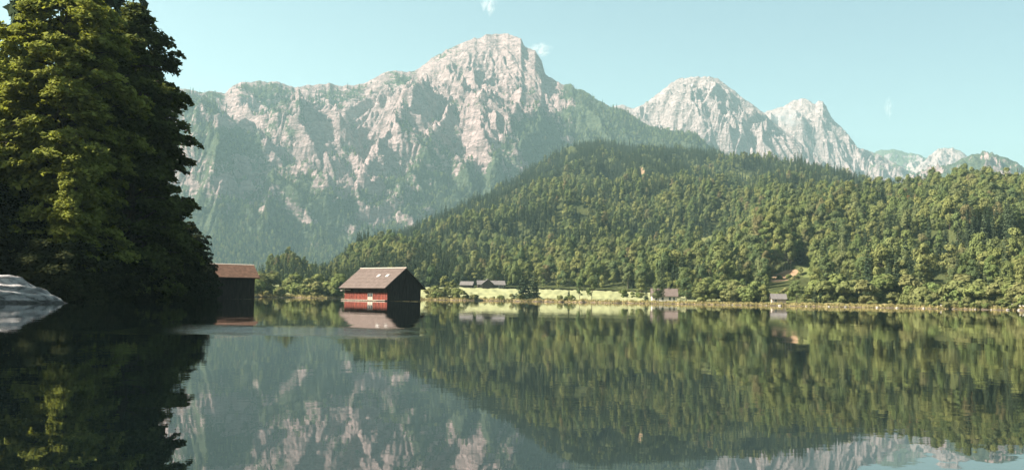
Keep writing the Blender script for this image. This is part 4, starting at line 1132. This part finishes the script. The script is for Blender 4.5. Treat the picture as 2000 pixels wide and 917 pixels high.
def maple(seed, Hh, prof, boughs=62, per=72, lsize=0.34, zmin=0.08, dens=2.3, mat='maple'):
    """trunk with boughs that carry layered leaf sprays; prof(zf) = bough reach in metres"""
    rg = np.random.default_rng(seed); Vs = []
    b = MB(); b.tube([(0,0,-1.0), (0.15,0.1,Hh*0.25), (-0.1,0.15,Hh*0.55), (0.1,0,Hh*0.96)], [0.022*Hh, 0.017*Hh, 0.011*Hh, 0.03], 9)
    for k in range(boughs):
        zf = zmin + (1 - zmin) * (k + rg.uniform(0, 1)) / boughs; reach = prof(zf) * rg.uniform(0.70, 1.10)
        ang = k * 2.39996 + rg.uniform(-0.4, 0.4); out = np.array([math.cos(ang), math.sin(ang), 0]); sd = np.array([-math.sin(ang), math.cos(ang), 0])
        z1 = zf * Hh; rise = rg.uniform(0.1, 0.45); curve = rg.uniform(0.10, 0.26)
        z0 = max(0.6, z1 - reach * rise)
        pos = lambda f: out * reach * f + np.array([0, 0, z0 + reach * (rise * f * 1.6 - curve * 2.0 * f * f)]) + sd * 0.12 * reach * math.sin(3 * f + k)
        b.tube([tuple(pos(f)) for f in (0, 0.35, 0.7, 1.0)], [0.02*reach+0.04, 0.015*reach+0.02, 0.03, 0.012], 5)
        ns = max(3, int(reach * dens))
        for q in range(ns):
            f = rg.uniform(0.22, 1.0) ** 0.75; lat = rg.normal() * 0.24 * reach * (1.15 - 0.6 * f)
            c = pos(f) + sd * lat + np.array([0, 0, rg.normal() * 0.42 - abs(lat) * 0.22])
            if abs(lat) > 0.35: b.tube([tuple(pos(f * 0.85)), tuple(c)], [0.025, 0.008], 3, False)
            sr = rg.uniform(0.42, 0.95) * min(1.0, 0.35 + Hh / 22)
            n_ = int(per * (0.5 + sr * 0.6)); th = rg.uniform(0, 2*math.pi, n_); w = np.sqrt(rg.uniform(0, 1, n_)) * sr
            P = c + np.stack([w*np.cos(th), w*np.sin(th), 0.11*rg.normal(size=n_) - 0.30*w*w/sr], 1)
            P[:, 2] -= 0.30 * np.clip((P - c) @ out, 0, 9)
            nn = np.array([0, 0, 0.9]) + out*0.45 + rg.normal(size=(n_, 3))*0.42
            Vs.append(leaf_quads(P, nn, rg.uniform(0.6, 1.3, n_)*lsize, rg, 1.25))
    return (quads_mesh('crown', np.concatenate(Vs), M[mat]), b.mesh('trunk', M['bark']), Hh)
pB = lambda z: float(np.interp(z, [0, 0.08, 0.22, 0.36, 0.5, 0.62, 0.75, 0.88, 0.97, 1.0], [3.5, 4.6, 5.0, 5.0, 5.3, 5.3, 4.4, 3.2, 1.6, 0.4]))
pA = lambda z: float(np.interp(z, [0, 0.1, 0.3, 0.5, 0.7, 0.85, 0.95, 1.0], [3.0, 4.6, 5.6, 6.0, 5.6, 4.6, 2.8, 0.8]))
pC = lambda z: float(np.interp(z, [0, 0.15, 0.4, 0.7, 0.9, 1.0], [3.0, 4.4, 4.6, 3.6, 2.0, 0.4]))
MAP_B = maple(801, 23.5, pB, 108, 66, mat='shademaple'); MAP_A = maple(802, 24.0, pA, 110, 66); MAP_C = maple(803, 10.0, pC, 44, 72, 0.30, 0.10, mat='shadeleaf')
MAP_E = maple(806, 12.0, lambda z: float(np.interp(z, [0, 0.3, 0.55, 0.8, 1.0], [1.2, 1.6, 2.0, 1.5, 0.3])), 30, 80, 0.28, 0.26, 4.5)
SPR = [(conifer_crown(820, 33, 4.4, 34), trunk_mesh(70, 33, 0.4, limbs=0, top=0.97), 33), (conifer_crown(821, 30, 4.0, 32), trunk_mesh(71, 30, 0.36, limbs=0, top=0.97), 30)]
def lpt(px, D):
    a = float(az_of(px)); return Vector((D*math.sin(a), D*math.cos(a), max(0.1, float(ground_z(np.array(a), np.array(D))) - 0.2)))
GL = 'trees of the left bank'
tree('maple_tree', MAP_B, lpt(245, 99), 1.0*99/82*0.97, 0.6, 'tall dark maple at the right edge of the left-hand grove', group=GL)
tree('maple_tree', MAP_A, lpt(105, 92), 1.0*92/82, 2.1, 'broad maple with sunlit yellow-green top left in the grove', group=GL)
tree('maple_tree', MAP_A, lpt(-25, 98), 0.74, 4.1, 'maple cut off by the left edge of the picture', group=GL)
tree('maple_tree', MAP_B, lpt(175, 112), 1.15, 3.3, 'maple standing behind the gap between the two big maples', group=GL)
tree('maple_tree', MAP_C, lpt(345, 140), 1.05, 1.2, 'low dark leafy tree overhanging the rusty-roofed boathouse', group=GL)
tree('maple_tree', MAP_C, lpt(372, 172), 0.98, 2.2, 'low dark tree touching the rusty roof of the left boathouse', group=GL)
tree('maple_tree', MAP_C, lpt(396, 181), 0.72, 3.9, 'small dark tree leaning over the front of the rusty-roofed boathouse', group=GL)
tree('maple_tree', MAP_E, lpt(138, 86), 1.0, 0.4, 'slender young maple catching the sun in front of the dark grove', group=GL)
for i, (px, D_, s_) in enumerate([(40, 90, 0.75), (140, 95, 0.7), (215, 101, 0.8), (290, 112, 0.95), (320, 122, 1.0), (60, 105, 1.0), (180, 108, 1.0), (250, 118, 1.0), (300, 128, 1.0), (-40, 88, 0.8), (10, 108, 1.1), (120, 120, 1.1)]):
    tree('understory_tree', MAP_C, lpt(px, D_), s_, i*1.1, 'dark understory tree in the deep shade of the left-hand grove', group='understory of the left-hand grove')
for i, (px, D_, s_, lab) in enumerate([(195, 122, 1.25, 'spruce towering behind the maples, its top above the picture'), (247, 130, 1.25, 'spruce behind the right-hand maple, its trunk rising past the crown'),
                                       (28, 118, 1.2, 'spruce at the upper left corner behind the maples'), (120, 135, 1.2, 'spruce behind the sunlit maple top')]):
    tree('spruce_tree', SPR[i % 2], lpt(px, D_), s_, i*1.7, lab, group=GL)
MAP_D = maple(805, 4.2, lambda z: 2.6 * math.sin(math.pi * min(1, 0.25 + z * 0.7)) ** 0.5, 26, 100, 0.26, 0.04, 4.0, mat='shadeleaf')
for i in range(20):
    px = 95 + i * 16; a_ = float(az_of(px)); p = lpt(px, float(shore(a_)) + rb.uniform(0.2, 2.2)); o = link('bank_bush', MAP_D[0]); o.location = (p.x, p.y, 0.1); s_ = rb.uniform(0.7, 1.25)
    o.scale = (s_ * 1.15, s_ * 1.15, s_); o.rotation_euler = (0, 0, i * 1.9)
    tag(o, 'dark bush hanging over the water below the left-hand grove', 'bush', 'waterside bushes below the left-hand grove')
# unseen maples added beyond the left edge, placed to shade the grove
for i, (px, D_, s_) in enumerate([(-140, 92, 0.55), (-230, 96, 0.62), (-330, 92, 0.70), (-440, 98, 0.78), (-560, 100, 0.9), (-250, 122, 0.8), (-120, 116, 0.66)]):
    tree('maple_tree', (MAP_A, MAP_B)[i % 2], lpt(px, D_), s_, i*2.3, 'unseen maple added beyond the left edge to shade the grove', group='added unseen maples beyond the left edge')

for i, (px, D_, s_) in enumerate([(-190, 95, 0.55), (-300, 98, 0.70), (-260, 108, 0.66), (-400, 94, 0.80), (-520, 100, 0.92), (-180, 112, 0.6)]):  # unseen spruces added to deepen the shade on the lower grove
    tree('spruce_tree', SPR[i % 2], lpt(px, D_), s_, i * 1.3, 'unseen spruce added beyond the left edge to shade the grove', group='added unseen spruces beyond the left edge')

# ------------------------------------------------------------------ haze: the valley's air
hz_ = MB(); hz_.box(-5200, 5200, -400, 7600, -6.5, 1330)
nh = NT('valley_haze')
pv = nh.n('ShaderNodeVolumePrincipled')
pv.inputs['Color'].default_value = (0.60, 0.93, 0.96, 1)
pv.inputs['Density'].default_value = 0.85e-4
pv.inputs['Anisotropy'].default_value = 0.2
nh.l(pv.outputs['Volume'], nh.out.inputs['Volume'])
ho = hz_.build('haze', nh.m); tag(ho, 'thin blue-green haze filling the valley', 'haze', kind='stuff')

# ------------------------------------------------------------------ wisps of cloud
def cloud(px, py, D_, wpx, hpx, dens, label, seed):
    c = at(px, py, D_); rx = wpx / F * D_ / 2; rz = hpx / F * D_ / 2
    o = link('cloud', rock_mesh('cloud', seed, rx, rx * 0.7, rz, None, 24, 0.2)); o.location = c
    n = NT('cloud_vapour'); P = n.coord('Generated')
    ln = n.n('ShaderNodeVectorMath', operation='DISTANCE'); n.l(P, ln.inputs[0]); ln.inputs[1].default_value = (0.5, 0.5, 0.5)
    fall = n.mapr(n.math('ADD', ln.outputs['Value'], n.math('MULTIPLY', n.math('SUBTRACT', n.noise(P, 2.6, 4, 0.6), 0.5), 0.7)), 0.36, 0.05, 0, 1)
    nz = n.mapr(n.noise(P, 3.2, 5, 0.6, 0.5), 0.42, 0.72, 0, 1)
    v = n.n('ShaderNodeVolumePrincipled'); v.inputs['Color'].default_value = (1, 1, 1, 1); v.inputs['Anisotropy'].default_value = 0.3
    n.l(n.math('MULTIPLY', n.math('MULTIPLY', fall, nz), dens), v.inputs['Density']); n.l(v.outputs['Volume'], n.out.inputs['Volume'])
    o.data.materials.append(n.m)
    tag(o, label, 'cloud')
cloud(1052, 98, 4050, 66, 36, 0.080, 'small white cloud caught on the right shoulder of the great summit', 901)
cloud(955, 10, 10500, 44, 56, 0.040, 'white wisp of cloud above the great summit at the top of the picture', 902)
cloud(1735, 213, 10500, 24, 50, 0.040, 'thin upright wisp of cloud alone in the sky on the right', 903)
cloud(1535, 232, 5050, 96, 52, 0.030, 'pale cloud resting on the left shoulder of the twin-topped peak', 904)
